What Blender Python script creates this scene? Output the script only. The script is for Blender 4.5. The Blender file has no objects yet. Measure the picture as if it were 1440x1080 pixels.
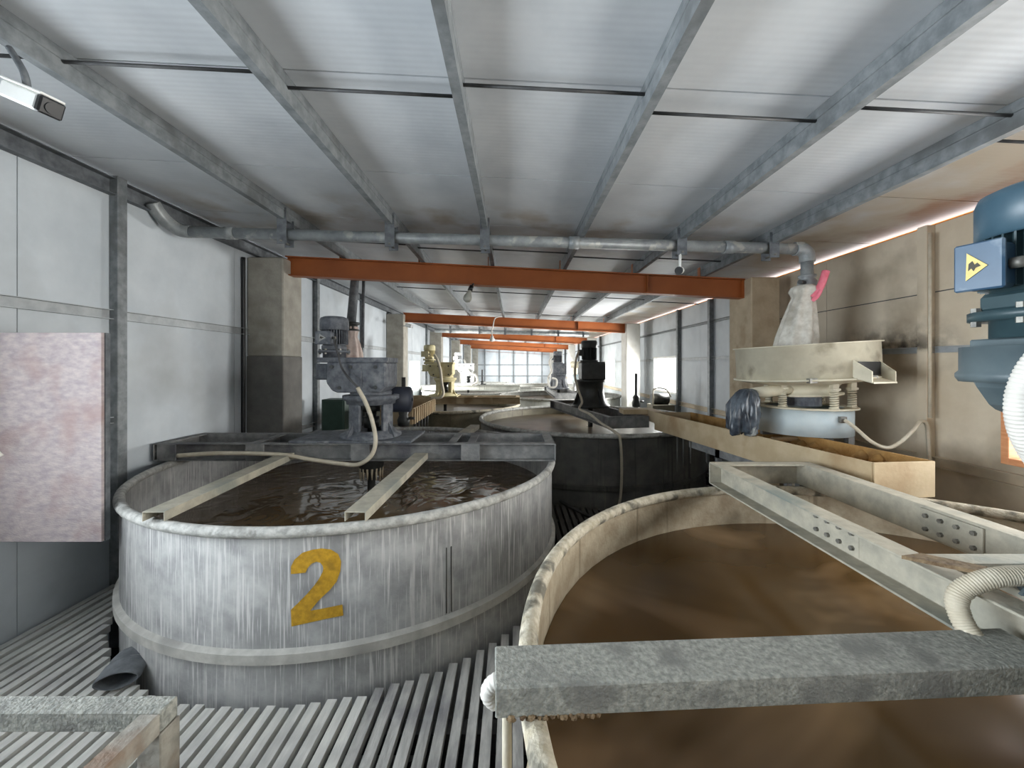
import bpy, bmesh, math, random
from mathutils import Vector, Matrix
random.seed(7)
S = bpy.context.scene
COL = S.collection
PI = math.pi

# ------------------------------------------------------------------ camera
cam_d = bpy.data.cameras.new('camera')
cam = bpy.data.objects.new('camera', cam_d); COL.objects.link(cam)
cam.location = (0, 0, 1.7); cam.rotation_euler = (PI/2, 0, 0)
cam_d.sensor_fit = 'HORIZONTAL'; cam_d.sensor_width = 36.0
cam_d.lens = 560.0/1440.0*36.0
cam_d.shift_x = -2.0/1440.0
cam_d.shift_y = -26.0/1440.0
cam_d.clip_start = 0.02; cam_d.clip_end = 200
S.camera = cam

# ------------------------------------------------------------------ world, exposure
w = bpy.data.worlds.new('world'); S.world = w; w.use_nodes = True
bg = w.node_tree.nodes['Background']
bg.inputs['Color'].default_value = (0.90, 0.95, 1.0, 1); bg.inputs['Strength'].default_value = 6.0
S.view_settings.view_transform = 'Standard'; S.view_settings.look = 'None'
S.view_settings.exposure = 0.0; S.view_settings.gamma = 1.0
S.view_settings.use_curve_mapping = False
try:
    S.cycles.max_bounces = 10; S.cycles.diffuse_bounces = 6; S.cycles.glossy_bounces = 4
    S.cycles.transparent_max_bounces = 12; S.cycles.sample_clamp_indirect = 8.0
    S.cycles.use_denoising = True
    S.cycles.caustics_reflective = False; S.cycles.caustics_refractive = False
except Exception: pass

XL, XR = -3.15, 3.35            # inner faces of the long walls
YB, YF = -3.2, 30.6             # end walls
def zc(x): return 3.03 - 0.05*x # underside of the ceiling panels (mono-pitch roof)

# windows: (side, y0, y1, z0, z1, watts, colour)
WINDOWS = [
 ('L', -1.20, 2.02, 0.95, 2.50, 105, (0.86, 0.93, 1.0)),
 ('L', 12.0, 13.4, 0.90, 1.85, 230, (1.0, 0.97, 0.92)),
 ('L', 17.2, 18.6, 0.90, 1.85, 300, (1.0, 0.98, 0.95)),
 ('L', 22.4, 23.8, 0.90, 1.85, 300, (1.0, 0.98, 0.95)),
 ('L', 27.4, 29.0, 0.90, 1.85, 300, (1.0, 0.98, 0.95)),  # added window, brightens the end wall
 ('R', -1.30, 2.73, 1.03, 2.40, 105, (1.0, 0.95, 0.88)),
 ('R', 8.15, 9.50, 1.10, 1.90, 260, (1.0, 0.98, 0.95)),
 ('R', 13.1, 14.4, 1.00, 1.90, 300, (1.0, 0.97, 0.93)),
 ('R', 18.3, 19.6, 1.00, 1.90, 300, (1.0, 0.98, 0.95)),
 ('R', 23.5, 24.8, 1.00, 1.90, 300, (1.0, 0.98, 0.95)),
 ('R', 27.6, 29.2, 1.00, 1.90, 300, (1.0, 0.98, 0.95)),  # added like its left counterpart, for light on the end wall
]
# daylight entering each window
for sd, y0, y1, z0, z1, pw, colr in WINDOWS:
    ld = bpy.data.lights.new('window_daylight', 'AREA'); ld.shape = 'RECTANGLE'
    ld.size = (z1-z0)*0.97; ld.size_y = (y1-y0)*0.97; ld.energy = pw; ld.color = colr; ld.spread = math.radians(92 if y0 < 5 else 140)
    lo = bpy.data.objects.new('window_daylight', ld); COL.objects.link(lo)
    lo.location = ((XL-0.16) if sd == 'L' else (XR+0.16), (y0+y1)/2, (z0+z1)/2)
    lo.rotation_euler = (0, -PI/2 if sd == 'L' else PI/2, 0)

# ------------------------------------------------------------------ materials
def lin(c):
    def f(v):
        v /= 255.0
        return v/12.92 if v <= 0.04045 else ((v+0.055)/1.055)**2.4
    return (f(c[0]), f(c[1]), f(c[2]), 1.0)
MATS = {}
def mat(name, c1, c2=None, scale=6.0, rough=0.6, metal=0.0, bump=0.0, bscale=None, streak=None,
        stretch=(1,1,1), contrast=(0.35,0.65), c3=None, s3=1.5, k3=(0.55,0.7), wave=None, spec=0.5, rough2=None):
    """two-tone noise paint; c3 = larger blotches; streak=(colour, density) vertical drip marks; wave = fine ribs (axis, scale, strength)"""
    if name in MATS: return MATS[name]
    m = bpy.data.materials.new(name); m.use_nodes = True
    nt = m.node_tree; N = nt.nodes; L = nt.links
    b = N['Principled BSDF']
    b.inputs['Roughness'].default_value = rough; b.inputs['Metallic'].default_value = metal
    b.inputs['Specular IOR Level'].default_value = spec
    tc = N.new('ShaderNodeTexCoord')
    mp = N.new('ShaderNodeMapping'); mp.inputs['Scale'].default_value = stretch
    L.new(tc.outputs['Object'], mp.inputs['Vector'])
    no = N.new('ShaderNodeTexNoise'); no.inputs['Scale'].default_value = scale; no.inputs['Detail'].default_value = 6
    no.inputs['Roughness'].default_value = 0.6
    L.new(mp.outputs['Vector'], no.inputs['Vector'])
    rp = N.new('ShaderNodeValToRGB')
    rp.color_ramp.elements[0].position = contrast[0]; rp.color_ramp.elements[1].position = contrast[1]
    rp.color_ramp.elements[0].color = lin(c1); rp.color_ramp.elements[1].color = lin(c2 or c1)
    L.new(no.outputs['Fac'], rp.inputs['Fac'])
    out = rp.outputs['Color']
    if c3:
        n3 = N.new('ShaderNodeTexNoise'); n3.inputs['Scale'].default_value = s3; n3.inputs['Detail'].default_value = 5
        L.new(tc.outputs['Object'], n3.inputs['Vector'])
        r3 = N.new('ShaderNodeMapRange'); r3.inputs['From Min'].default_value = k3[0]; r3.inputs['From Max'].default_value = k3[1]
        L.new(n3.outputs['Fac'], r3.inputs['Value'])
        mx = N.new('ShaderNodeMix'); mx.data_type = 'RGBA'
        L.new(r3.outputs['Result'], mx.inputs['Factor']); L.new(out, mx.inputs[6]); mx.inputs[7].default_value = lin(c3)
        out = mx.outputs[2]
    if streak:
        for i, (sc, dens, sx) in enumerate(streak):
            mps = N.new('ShaderNodeMapping'); mps.inputs['Scale'].default_value = (sx, sx, sx*0.035); mps.inputs['Location'].default_value = (i*3.1, i*1.7, 0)
            L.new(tc.outputs['Object'], mps.inputs['Vector'])
            ns = N.new('ShaderNodeTexNoise'); ns.inputs['Scale'].default_value = 1.0; ns.inputs['Detail'].default_value = 4
            L.new(mps.outputs['Vector'], ns.inputs['Vector'])
            rs = N.new('ShaderNodeMapRange'); rs.inputs['From Min'].default_value = dens; rs.inputs['From Max'].default_value = dens+0.1
            rs.inputs['To Max'].default_value = 0.85
            L.new(ns.outputs['Fac'], rs.inputs['Value'])
            mx = N.new('ShaderNodeMix'); mx.data_type = 'RGBA'
            L.new(rs.outputs['Result'], mx.inputs['Factor']); L.new(out, mx.inputs[6]); mx.inputs[7].default_value = lin(sc)
            out = mx.outputs[2]
    L.new(out, b.inputs['Base Color'])
    if rough2 is not None:
        rr = N.new('ShaderNodeMapRange'); rr.inputs['To Min'].default_value = rough; rr.inputs['To Max'].default_value = rough2
        rr.inputs['From Min'].default_value = 0.35; rr.inputs['From Max'].default_value = 0.65
        L.new(no.outputs['Fac'], rr.inputs['Value']); L.new(rr.outputs['Result'], b.inputs['Roughness'])
    nrm = None
    if bump:
        nb = N.new('ShaderNodeTexNoise'); nb.inputs['Scale'].default_value = bscale or scale*3; nb.inputs['Detail'].default_value = 5
        L.new(mp.outputs['Vector'], nb.inputs['Vector'])
        bp = N.new('ShaderNodeBump'); bp.inputs['Strength'].default_value = bump; bp.inputs['Distance'].default_value = 0.01
        L.new(nb.outputs['Fac'], bp.inputs['Height']); nrm = bp
    if wave:
        wv = N.new('ShaderNodeTexWave'); wv.bands_direction = wave[0]; wv.inputs['Scale'].default_value = wave[1]
        L.new(tc.outputs['Object'], wv.inputs['Vector'])
        bw = N.new('ShaderNodeBump'); bw.inputs['Strength'].default_value = wave[2]; bw.inputs['Distance'].default_value = 0.004
        L.new(wv.outputs['Fac'], bw.inputs['Height'])
        if nrm: L.new(nrm.outputs['Normal'], bw.inputs['Normal'])
        nrm = bw
    if nrm: L.new(nrm.outputs['Normal'], b.inputs['Normal'])
    MATS[name] = m
    return m

M_ceil  = mat('ceiling_panel', (194,198,202), (208,211,214), 3, rough=0.42, c3=(182,180,174), s3=0.7, k3=(0.62,0.8), wave=('Y', 9.0, 0.10), bump=0.03, bscale=6)
def ceiling_stains(m):      # rust wash along the leaking right eave and brown patches by the pipe hangers
    nt = m.node_tree; N = nt.nodes; L = nt.links; b = N['Principled BSDF']
    src = b.inputs['Base Color'].links[0].from_socket
    tc = N.new('ShaderNodeTexCoord'); sp = N.new('ShaderNodeSeparateXYZ'); L.new(tc.outputs['Object'], sp.inputs['Vector'])
    no = N.new('ShaderNodeTexNoise'); no.inputs['Scale'].default_value = 2.2; no.inputs['Detail'].default_value = 6; L.new(tc.outputs['Object'], no.inputs['Vector'])
    def rng(sock, a, b_, lo=0.0, hi=1.0):
        q = N.new('ShaderNodeMapRange'); q.inputs['From Min'].default_value = a; q.inputs['From Max'].default_value = b_
        q.inputs['To Min'].default_value = lo; q.inputs['To Max'].default_value = hi; L.new(sock, q.inputs['Value']); return q.outputs['Result']
    def mth(op, a, b_):
        q = N.new('ShaderNodeMath'); q.operation = op
        L.new(a, q.inputs[0]); L.new(b_, q.inputs[1]) if not isinstance(b_, float) else setattr(q.inputs[1], 'default_value', b_); return q.outputs[0]
    def mix(f, a, col):
        q = N.new('ShaderNodeMix'); q.data_type = 'RGBA'; L.new(f, q.inputs['Factor']); L.new(a, q.inputs[6]); q.inputs[7].default_value = lin(col); return q.outputs[2]
    jit = rng(no.outputs['Fac'], 0.3, 0.7, -0.35, 0.35)
    x = mth('ADD', sp.outputs['X'], jit)
    out = mix(rng(x, 2.3, 2.9, 0, 0.8), src, (176,158,130))
    out = mix(rng(x, 3.05, 3.4, 0, 0.8), out, (150,96,54))
    band = mth('MULTIPLY', rng(sp.outputs['Y'], 3.15, 3.6), rng(sp.outputs['Y'], 4.9, 4.2))
    out = mix(mth('MULTIPLY', band, rng(no.outputs['Fac'], 0.48, 0.66, 0, 0.7)), out, (150,134,112))
    L.new(out, b.inputs['Base Color'])
ceiling_stains(M_ceil)
M_wallL = mat('wall_panel_grey', (184,191,197), (198,204,209), 2.5, rough=0.55, c3=(164,168,170), s3=0.9, k3=(0.55,0.75), bump=0.05, bscale=30)
M_wallR = mat('wall_panel_dusty', (192,178,156), (208,196,176), 2.5, rough=0.75, c3=(140,128,110), s3=1.3, k3=(0.56,0.74), bump=0.05, bscale=30)
def wall_soot(m):       # dark dust settled on the wall above the rail behind the sieve
    nt = m.node_tree; N = nt.nodes; L = nt.links; b = N['Principled BSDF']
    src = b.inputs['Base Color'].links[0].from_socket
    tc = N.new('ShaderNodeTexCoord'); sp = N.new('ShaderNodeSeparateXYZ'); L.new(tc.outputs['Object'], sp.inputs['Vector'])
    no = N.new('ShaderNodeTexNoise'); no.inputs['Scale'].default_value = 9; no.inputs['Detail'].default_value = 7; L.new(tc.outputs['Object'], no.inputs['Vector'])
    fac = None
    for sock, a, c in ((sp.outputs['Z'], 2.12, 1.86), (sp.outputs['Z'], 1.80, 1.84), (sp.outputs['Y'], 2.9, 3.25), (sp.outputs['Y'], 4.3, 3.7), (no.outputs['Fac'], 0.34, 0.6)):
        q = N.new('ShaderNodeMapRange'); q.inputs['From Min'].default_value = a; q.inputs['From Max'].default_value = c; L.new(sock, q.inputs['Value'])
        if fac is None: fac = q.outputs['Result']
        else:
            mm = N.new('ShaderNodeMath'); mm.operation = 'MULTIPLY'; L.new(fac, mm.inputs[0]); L.new(q.outputs['Result'], mm.inputs[1]); fac = mm.outputs[0]
    mx = N.new('ShaderNodeMix'); mx.data_type = 'RGBA'; L.new(fac, mx.inputs['Factor']); L.new(src, mx.inputs[6]); mx.inputs[7].default_value = lin((70,64,56))
    L.new(mx.outputs[2], b.inputs['Base Color'])
wall_soot(M_wallR)
M_steel = mat('galvanised_steel', (104,109,112), (136,140,142), 14, rough=0.5, metal=0.25, bump=0.1, bscale=60, c3=(96,98,98), s3=3)
M_rail  = mat('rail_steel_pale', (156,160,163), (178,182,184), 10, rough=0.5, metal=0.1)
M_grime = mat('railing_grime', (120,116,108), (152,148,138), 18, rough=0.8, bump=0.5, bscale=60, c3=(112,86,66), s3=6, k3=(0.52,0.66))
M_steeld= mat('dark_grey_steel', (84,88,92), (118,122,126), 14, rough=0.6, metal=0.2, bump=0.1, bscale=60)
M_rod   = mat('dark_rod', (52,52,54), (80,80,80), 10, rough=0.6)
M_tanw  = mat('tank_steel_grey', (140,140,140), (172,172,170), 7, rough=0.6, bump=0.25, bscale=40, c3=(118,118,118), s3=1.4,
              streak=[((192,190,188), 0.54, 75), ((124,124,126), 0.66, 30), ((206,204,202), 0.62, 150)], spec=0.35)
M_tand  = mat('tank_steel_dark', (74,74,72), (98,97,92), 6, rough=0.55, bump=0.2, bscale=40, c3=(58,58,60), s3=1.2,
              streak=[((52,52,52), 0.58, 16), ((122,114,100), 0.68, 30)], spec=0.4)
M_tanb  = mat('tank_steel_caked', (156,142,120), (182,170,148), 9, rough=0.8, bump=0.4, bscale=50, c3=(120,110,92), s3=2.5,
              streak=[((132,120,100), 0.6, 20)], spec=0.25)
M_tano  = mat('tank_steel_olive', (106,100,82), (132,126,106), 6, rough=0.65, bump=0.2, bscale=40, streak=[((84,78,64), 0.6, 16)])
M_tanp  = mat('tank_steel_pale', (172,174,168), (198,200,194), 6, rough=0.6, bump=0.2, bscale=40, streak=[((140,142,136), 0.62, 18)])
M_rim   = mat('rim_caked_grey', (150,150,146), (196,195,190), 22, rough=0.7, bump=0.6, bscale=60, c3=(112,110,104), s3=6)
M_rimb  = mat('rim_caked_beige', (168,158,136), (206,198,180), 22, rough=0.8, bump=0.7, bscale=70, c3=(112,108,96), s3=9, k3=(0.5,0.6))
M_band  = mat('hoop_pale', (170,168,162), (196,194,188), 12, rough=0.65, bump=0.2, bscale=50, c3=(140,138,134), s3=3)
M_yel   = mat('yellow_paint', (176,134,24), (206,160,38), 40, rough=0.65, bump=0.2, bscale=90, c3=(150,116,30), s3=12)
M_slat  = mat('slat_pale', (196,195,190), (218,216,210), 9, rough=0.6, bump=0.25, bscale=60, stretch=(3,0.5,1), c3=(132,130,132), s3=1.6, k3=(0.54,0.74))  # extra pale: brightness of the window light put into the colour
M_slatm = mat('slat_grey', (150,149,146), (190,188,184), 9, rough=0.6, bump=0.25, bscale=60, stretch=(3,0.5,1), c3=(98,96,104), s3=2.4, k3=(0.5,0.68))
M_slatd = mat('slat_dirty', (72,70,66), (98,95,90), 9, rough=0.6, bump=0.3, bscale=60, stretch=(3,0.5,1))
M_void  = mat('pit_void', (20,19,18), (30,28,26), 3, rough=0.9)
M_orange= mat('orange_red_paint', (156,86,42), (168,95,47), 3, rough=0.5, c3=(146,80,42), s3=1.2, k3=(0.58,0.75))
M_conc  = mat('pillar_render', (150,146,136), (172,168,158), 5, rough=0.9, bump=0.3, bscale=40, c3=(128,124,114), s3=2)
M_concd = mat('pillar_wet_render', (98,96,92), (116,114,109), 5, rough=0.75, bump=0.3, bscale=40)
M_concw = mat('pillar_dusty_render', (176,158,132), (196,180,154), 5, rough=0.9, bump=0.3, bscale=40, c3=(150,128,100), s3=3)
M_concp = mat('pillar_white', (206,204,198), (222,221,216), 4, rough=0.8, bump=0.1, bscale=30, c3=(180,176,168), s3=2)
M_pipe  = mat('grey_pipe', (126,130,132), (156,160,160), 10, rough=0.4, metal=0.1, bump=0.08, bscale=50, c3=(178,178,172), s3=8, k3=(0.6,0.66))
M_white = mat('white_plastic', (226,226,222), (236,236,232), 5, rough=0.4)
M_black = mat('black_plastic', (20,20,22), (32,32,34), 8, rough=0.35)
M_hose  = mat('pale_hose', (182,172,152), (200,192,174), 14, rough=0.6, bump=0.1, bscale=80)
M_hosew = mat('white_hose', (200,196,188), (214,211,204), 14, rough=0.5)
M_bridge= mat('bridge_steel_dusty', (106,107,108), (138,138,136), 12, rough=0.7, bump=0.35, bscale=60, c3=(86,86,90), s3=3.2, spec=0.35)
M_bridgw= mat('bridge_steel_pale', (148,145,132), (178,171,155), 10, rough=0.75, bump=0.3, bscale=60, c3=(122,128,122), s3=2.6, spec=0.3)
M_beamn = mat('channel_steel_speckled', (116,118,113), (160,160,152), 70, rough=0.75, bump=0.7, bscale=110, c3=(112,112,108), s3=9, k3=(0.52,0.7), spec=0.3)
M_rust  = mat('rusty_crust', (92,72,52), (140,120,92), 30, rough=0.9, bump=0.8, bscale=60)
M_ag    = mat('gear_grey_dusty', (76,80,88), (112,116,122), 20, rough=0.65, bump=0.3, bscale=60, c3=(132,134,136), s3=9, k3=(0.56,0.68))
M_agd   = mat('gear_dark', (40,42,42), (58,60,58), 12, rough=0.45, bump=0.1, bscale=60)
M_agb   = mat('gear_bluegreen', (50,74,88), (66,92,106), 5, rough=0.4, spec=0.5, c3=(92,104,108), s3=4, k3=(0.6,0.75))
M_agt   = mat('gear_teal_dark', (40,58,64), (54,74,78), 5, rough=0.45, c3=(84,88,86), s3=5, k3=(0.6,0.75))
M_aggr  = mat('gear_greyblue', (70,83,88), (88,99,102), 6, rough=0.5, c3=(60,72,78), s3=4)
M_agbe  = mat('gear_beige', (196,184,140), (214,204,166), 10, rough=0.7, bump=0.2)
M_agwh  = mat('gear_white', (200,202,204), (222,224,226), 12, rough=0.6, bump=0.2, c3=(150,154,160), s3=8)
M_blue  = mat('deep_blue_paint', (30,34,46), (42,48,62), 6, rough=0.6)
M_terml = mat('terminal_blue', (42,68,92), (58,86,110), 6, rough=0.4, c3=(150,160,166), s3=6, k3=(0.58,0.7))
M_warnd = mat('warning_dusty', (148,148,146), (168,168,164), 20, rough=0.8)
M_warn  = mat('warning_yellow', (196,172,92), (216,194,118), 20, rough=0.5)
M_mark  = mat('warning_black', (40,36,26), (54,48,34), 20, rough=0.6)
M_bolt  = mat('bolt_steel', (90,88,84), (140,138,130), 30, rough=0.5, metal=0.4)
M_cream = mat('sieve_cream', (196,188,166), (214,207,186), 5, rough=0.55, bump=0.1, bscale=40, c3=(164,154,132), s3=5, k3=(0.58,0.72))
M_drum  = mat('drum_pale_blue', (176,190,196), (196,206,208), 5, rough=0.55, c3=(132,170,200), s3=2.5, k3=(0.58,0.7))
M_board = mat('board_pinkish', (156,146,150), (184,172,170), 16, rough=0.8, bump=0.4, bscale=60, stretch=(1,1,2.2), c3=(154,128,124), s3=3.5, k3=(0.5,0.75))
M_laund = mat('launder_beige', (176,156,124), (194,175,144), 4, rough=0.8, bump=0.15, bscale=40, c3=(158,132,98), s3=3, k3=(0.5,0.72))
M_ocher = mat('launder_crust', (150,112,62), (184,146,90), 8, rough=0.9, bump=0.6, bscale=30, c3=(112,84,50), s3=4)
M_cloth = mat('filter_cloth', (190,184,172), (216,212,202), 18, rough=0.95, bump=0.3, bscale=70, c3=(160,152,138), s3=4)
M_clothp= mat('filter_cloth_pink', (206,186,176), (222,206,198), 18, rough=0.95, bump=0.3, bscale=70, c3=(186,150,142), s3=5)
M_pink  = mat('pink_ribbon', (224,96,116), (240,140,156), 8, rough=0.6)
M_bag   = mat('dark_plastic_bag', (44,48,56), (96,104,112), 7, rough=0.25, bump=0.5, bscale=12, c3=(170,176,176), s3=5, k3=(0.58,0.64))  # pale blotches paint a grey-white sheen into the colour
M_green = mat('cabinet_green', (46,66,58), (58,80,70), 5, rough=0.5)
M_glassb= mat('bulb_glass', (170,170,160), (190,190,180), 5, rough=0.1)
M_wood  = mat('orange_frame', (206,138,92), (222,160,116), 8, rough=0.6, stretch=(1,1,6))
M_glowfoam  = mat('orange_glow_foam', (206,120,52), (226,146,78), 18, rough=0.9, bump=0.5)  # orange stands in for the warm light in the eave gap
M_glove = mat('grey_glove', (88,92,96), (120,124,128), 14, rough=0.85, bump=0.3)

def slurry_mat(name, c1, c2, c3, rough, wave_s, wave_k, sw=1.2, k=(0.52,0.75), dist=1.2):
    m = bpy.data.materials.new(name); m.use_nodes = True
    nt = m.node_tree; N = nt.nodes; L = nt.links; b = N['Principled BSDF']
    tc = N.new('ShaderNodeTexCoord')
    no = N.new('ShaderNodeTexNoise'); no.inputs['Scale'].default_value = sw; no.inputs['Detail'].default_value = 3; no.inputs['Distortion'].default_value = dist
    L.new(tc.outputs['Object'], no.inputs['Vector'])
    rp = N.new('ShaderNodeValToRGB'); e = rp.color_ramp.elements
    e[0].position = 0.3; e[0].color = lin(c1); e[1].position = k[0]; e[1].color = lin(c2)
    x = e.new(k[1]); x.color = lin(c3)
    L.new(no.outputs['Fac'], rp.inputs['Fac']); L.new(rp.outputs['Color'], b.inputs['Base Color'])
    b.inputs['Roughness'].default_value = rough; b.inputs['Specular IOR Level'].default_value = 0.5
    nb = N.new('ShaderNodeTexNoise'); nb.inputs['Scale'].default_value = wave_s; nb.inputs['Detail'].default_value = 1.5; nb.inputs['Distortion'].default_value = 1.5
    L.new(tc.outputs['Object'], nb.inputs['Vector'])
    bp = N.new('ShaderNodeBump'); bp.inputs['Strength'].default_value = wave_k; bp.inputs['Distance'].default_value = 0.05
    L.new(nb.outputs['Fac'], bp.inputs['Height']); L.new(bp.outputs['Normal'], b.inputs['Normal'])
    return m
M_sl2 = slurry_mat('slurry_rippled', (82,66,46), (96,78,56), (112,92,68), 0.08, 3.2, 0.30)
M_sl1 = slurry_mat('slurry_still', (74,54,30), (86,65,38), (150,122,90), 0.2, 1.5, 0.03, sw=0.75, k=(0.5,0.72), dist=1.6)
M_sl3 = slurry_mat('slurry_brown', (72,60,43), (84,71,52), (116,101,78), 0.34, 2.5, 0.06)

def glass_mat():
    m = bpy.data.materials.new('window_glass'); m.use_nodes = True
    nt = m.node_tree; N = nt.nodes; L = nt.links
    N.remove(N['Principled BSDF'])
    t = N.new('ShaderNodeBsdfTransparent'); t.inputs['Color'].default_value = (0.96,0.97,0.97,1)
    g = N.new('ShaderNodeBsdfGlossy'); g.inputs['Roughness'].default_value = 0.05
    nz = N.new('ShaderNodeTexNoise'); nz.inputs['Scale'].default_value = 3
    mr = N.new('ShaderNodeMapRange'); mr.inputs['To Min'].default_value = 0.03; mr.inputs['To Max'].default_value = 0.08
    L.new(nz.outputs['Fac'], mr.inputs['Value'])
    mx = N.new('ShaderNodeMixShader'); L.new(mr.outputs['Result'], mx.inputs['Fac'])
    L.new(t.outputs[0], mx.inputs[1]); L.new(g.outputs[0], mx.inputs[2])
    L.new(mx.outputs[0], N['Material Output'].inputs['Surface'])
    return m
M_glass = glass_mat()

# ------------------------------------------------------------------ mesh helpers
class MB:
    def __init__(s): s.v = []; s.f = []; s.sm = []
    def add(s, vs, fs, smooth=False):
        o = len(s.v); s.v += [Vector(p) for p in vs]
        for f in fs: s.f.append([i+o for i in f]); s.sm.append(smooth)
        return s
    def box(s, x0, x1, y0, y1, z0, z1):
        v = [(x,y,z) for z in (z0,z1) for y in (y0,y1) for x in (x0,x1)]
        return s.add(v, [(0,2,3,1),(4,5,7,6),(0,1,5,4),(2,6,7,3),(0,4,6,2),(1,3,7,5)])
    def hexa(s, pts):   # 8 points: bottom ring then top ring
        return s.add(pts, [(3,2,1,0),(4,5,6,7),(0,1,5,4),(1,2,6,5),(2,3,7,6),(3,0,4,7)])
    def obox(s, c, ux, uy, uz, hx, hy, hz):
        c = Vector(c); ux = Vector(ux)*hx; uy = Vector(uy)*hy; uz = Vector(uz)*hz
        return s.hexa([c-ux-uy-uz, c+ux-uy-uz, c+ux+uy-uz, c-ux+uy-uz, c-ux-uy+uz, c+ux-uy+uz, c+ux+uy+uz, c-ux+uy+uz])
    def ext(s, prof, org, u, v, wv):   # extrude a 2-D profile (u,v) along the vector wv
        org = Vector(org); u = Vector(u); v = Vector(v); wv = Vector(wv); n = len(prof)
        a = [org+u*p+v*q for p,q in prof]; b = [p+wv for p in a]
        fs = [list(range(n))[::-1], list(range(n,2*n))]
        fs += [(i,(i+1)%n,n+(i+1)%n,n+i) for i in range(n)]
        return s.add(a+b, fs)
    def cyl(s, p0, p1, r0, r1=None, n=16, caps=True, smooth=True):
        p0 = Vector(p0); p1 = Vector(p1); r1 = r0 if r1 is None else r1
        d = (p1-p0).normalized(); a = d.orthogonal().normalized(); b = d.cross(a)
        vs = []
        for p, r in ((p0,r0),(p1,r1)):
            for i in range(n):
                t = 2*PI*i/n; vs.append(p+(a*math.cos(t)+b*math.sin(t))*r)
        o = len(s.v); s.add(vs, [(i,(i+1)%n,n+(i+1)%n,n+i) for i in range(n)], smooth)
        if caps:
            s.f.append([o+i for i in range(n)][::-1]); s.sm.append(False)
            s.f.append([o+n+i for i in range(n)]); s.sm.append(False)
        return s
    def lathe(s, prof, c, n=48, smooth=True, closed=False, caps=False, fold=None):
        c = Vector(c); m = len(prof); vs = []
        for j,(r,z) in enumerate(prof):
            for i in range(n):
                t = 2*PI*i/n; k = 1.0
                if fold: k = 1+fold[1]*(fold[2][j] if len(fold) > 2 else 1)*math.cos(fold[0]*t+0.7*math.sin(2*t)+j*0.25)
                vs.append(c+Vector((r*k*math.cos(t), r*k*math.sin(t), z)))
        fs = []
        for j in range(m if closed else m-1):
            a = j*n; b = ((j+1)%m)*n
            for i in range(n): fs.append((a+i, a+(i+1)%n, b+(i+1)%n, b+i))
        o = len(s.v); s.add(vs, fs, smooth)
        if caps:
            s.f.append([o+i for i in range(n)][::-1]); s.sm.append(False)
            s.f.append([o+(m-1)*n+i for i in range(n)]); s.sm.append(False)
        return s
    def tube(s, path, r, n=10, ribs=None, sub=8, smooth=True):
        P = [Vector(p) for p in path]
        if sub > 1 and len(P) > 2:      # Catmull-Rom smoothing
            Q = []
            for i in range(len(P)-1):
                p0 = P[max(i-1,0)]; p1 = P[i]; p2 = P[i+1]; p3 = P[min(i+2,len(P)-1)]
                for k in range(sub):
                    t = k/sub
                    Q.append(0.5*((2*p1)+(p2-p0)*t+(2*p0-5*p1+4*p2-p3)*t*t+(3*p1-p0-3*p2+p3)*t**3))
            Q.append(P[-1]); P = Q
        if ribs:                        # resample evenly and modulate the radius
            step = ribs/4; out = [P[0]]; acc = 0
            for i in range(len(P)-1):
                seg = P[i+1]-P[i]; l = seg.length; d = step-acc
                while d <= l and l > 0:
                    out.append(P[i]+seg*(d/l)); d += step
                acc = (acc+l) % step
            P = out
        m = len(P); vs = []; a = None
        for i,p in enumerate(P):
            d = (P[min(i+1,m-1)]-P[max(i-1,0)]).normalized()
            a = d.orthogonal().normalized() if a is None else (a-d*a.dot(d)).normalized()
            b = d.cross(a)
            rr = r*(1.0 if not ribs else (1.03 if i%4 < 2 else 0.96))
            for k in range(n):
                t = 2*PI*k/n; vs.append(p+(a*math.cos(t)+b*math.sin(t))*rr)
        o = len(s.v)
        s.add(vs, [(i*n+k, i*n+(k+1)%n, (i+1)*n+(k+1)%n, (i+1)*n+k) for i in range(m-1) for k in range(n)], smooth)
        s.f.append([o+k for k in range(n)][::-1]); s.sm.append(False)
        s.f.append([o+(m-1)*n+k for k in range(n)]); s.sm.append(False)
        return s
    def torus(s, c, R, r, axis=(0,0,1), n=24, m=8):
        c = Vector(c); d = Vector(axis).normalized(); a = d.orthogonal().normalized(); b = d.cross(a); vs = []
        for i in range(n):
            t = 2*PI*i/n; e = a*math.cos(t)+b*math.sin(t)
            for k in range(m):
                q = 2*PI*k/m; vs.append(c+e*(R+r*math.cos(q))+d*r*math.sin(q))
        return s.add(vs, [(i*m+k, ((i+1)%n)*m+k, ((i+1)%n)*m+(k+1)%m, i*m+(k+1)%m) for i in range(n) for k in range(m)], True)
    def xf(s, mtx):
        s.v = [mtx @ p for p in s.v]; return s
    def build(s, name, material, parent=None, loc=None, bevel=0.0):
        """world coordinates in; parts are stored relative to their thing's base point"""
        if parent is not None: base = LOC[parent.name]
        else:
            if loc is None:
                xs = [p.x for p in s.v]; ys = [p.y for p in s.v]; zs = [p.z for p in s.v]
                loc = ((min(xs)+max(xs))/2, (min(ys)+max(ys))/2, min(zs))
            base = Vector(loc)
        me = bpy.data.meshes.new(name)
        me.from_pydata([tuple(p-base) for p in s.v], [], s.f)
        me.polygons.foreach_set('use_smooth', s.sm); me.update()
        bm = bmesh.new(); bm.from_mesh(me); bmesh.ops.recalc_face_normals(bm, faces=bm.faces); bm.to_mesh(me); bm.free()
        me.materials.append(material)
        o = bpy.data.objects.new(name, me); COL.objects.link(o)
        if parent is not None: o.parent = parent
        else: o.location = base
        LOC[o.name] = base
        if bevel:
            bv = o.modifiers.new('bevel', 'BEVEL'); bv.width = bevel; bv.segments = 1; bv.limit_method = 'ANGLE'
        return o
LOC = {}
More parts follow.
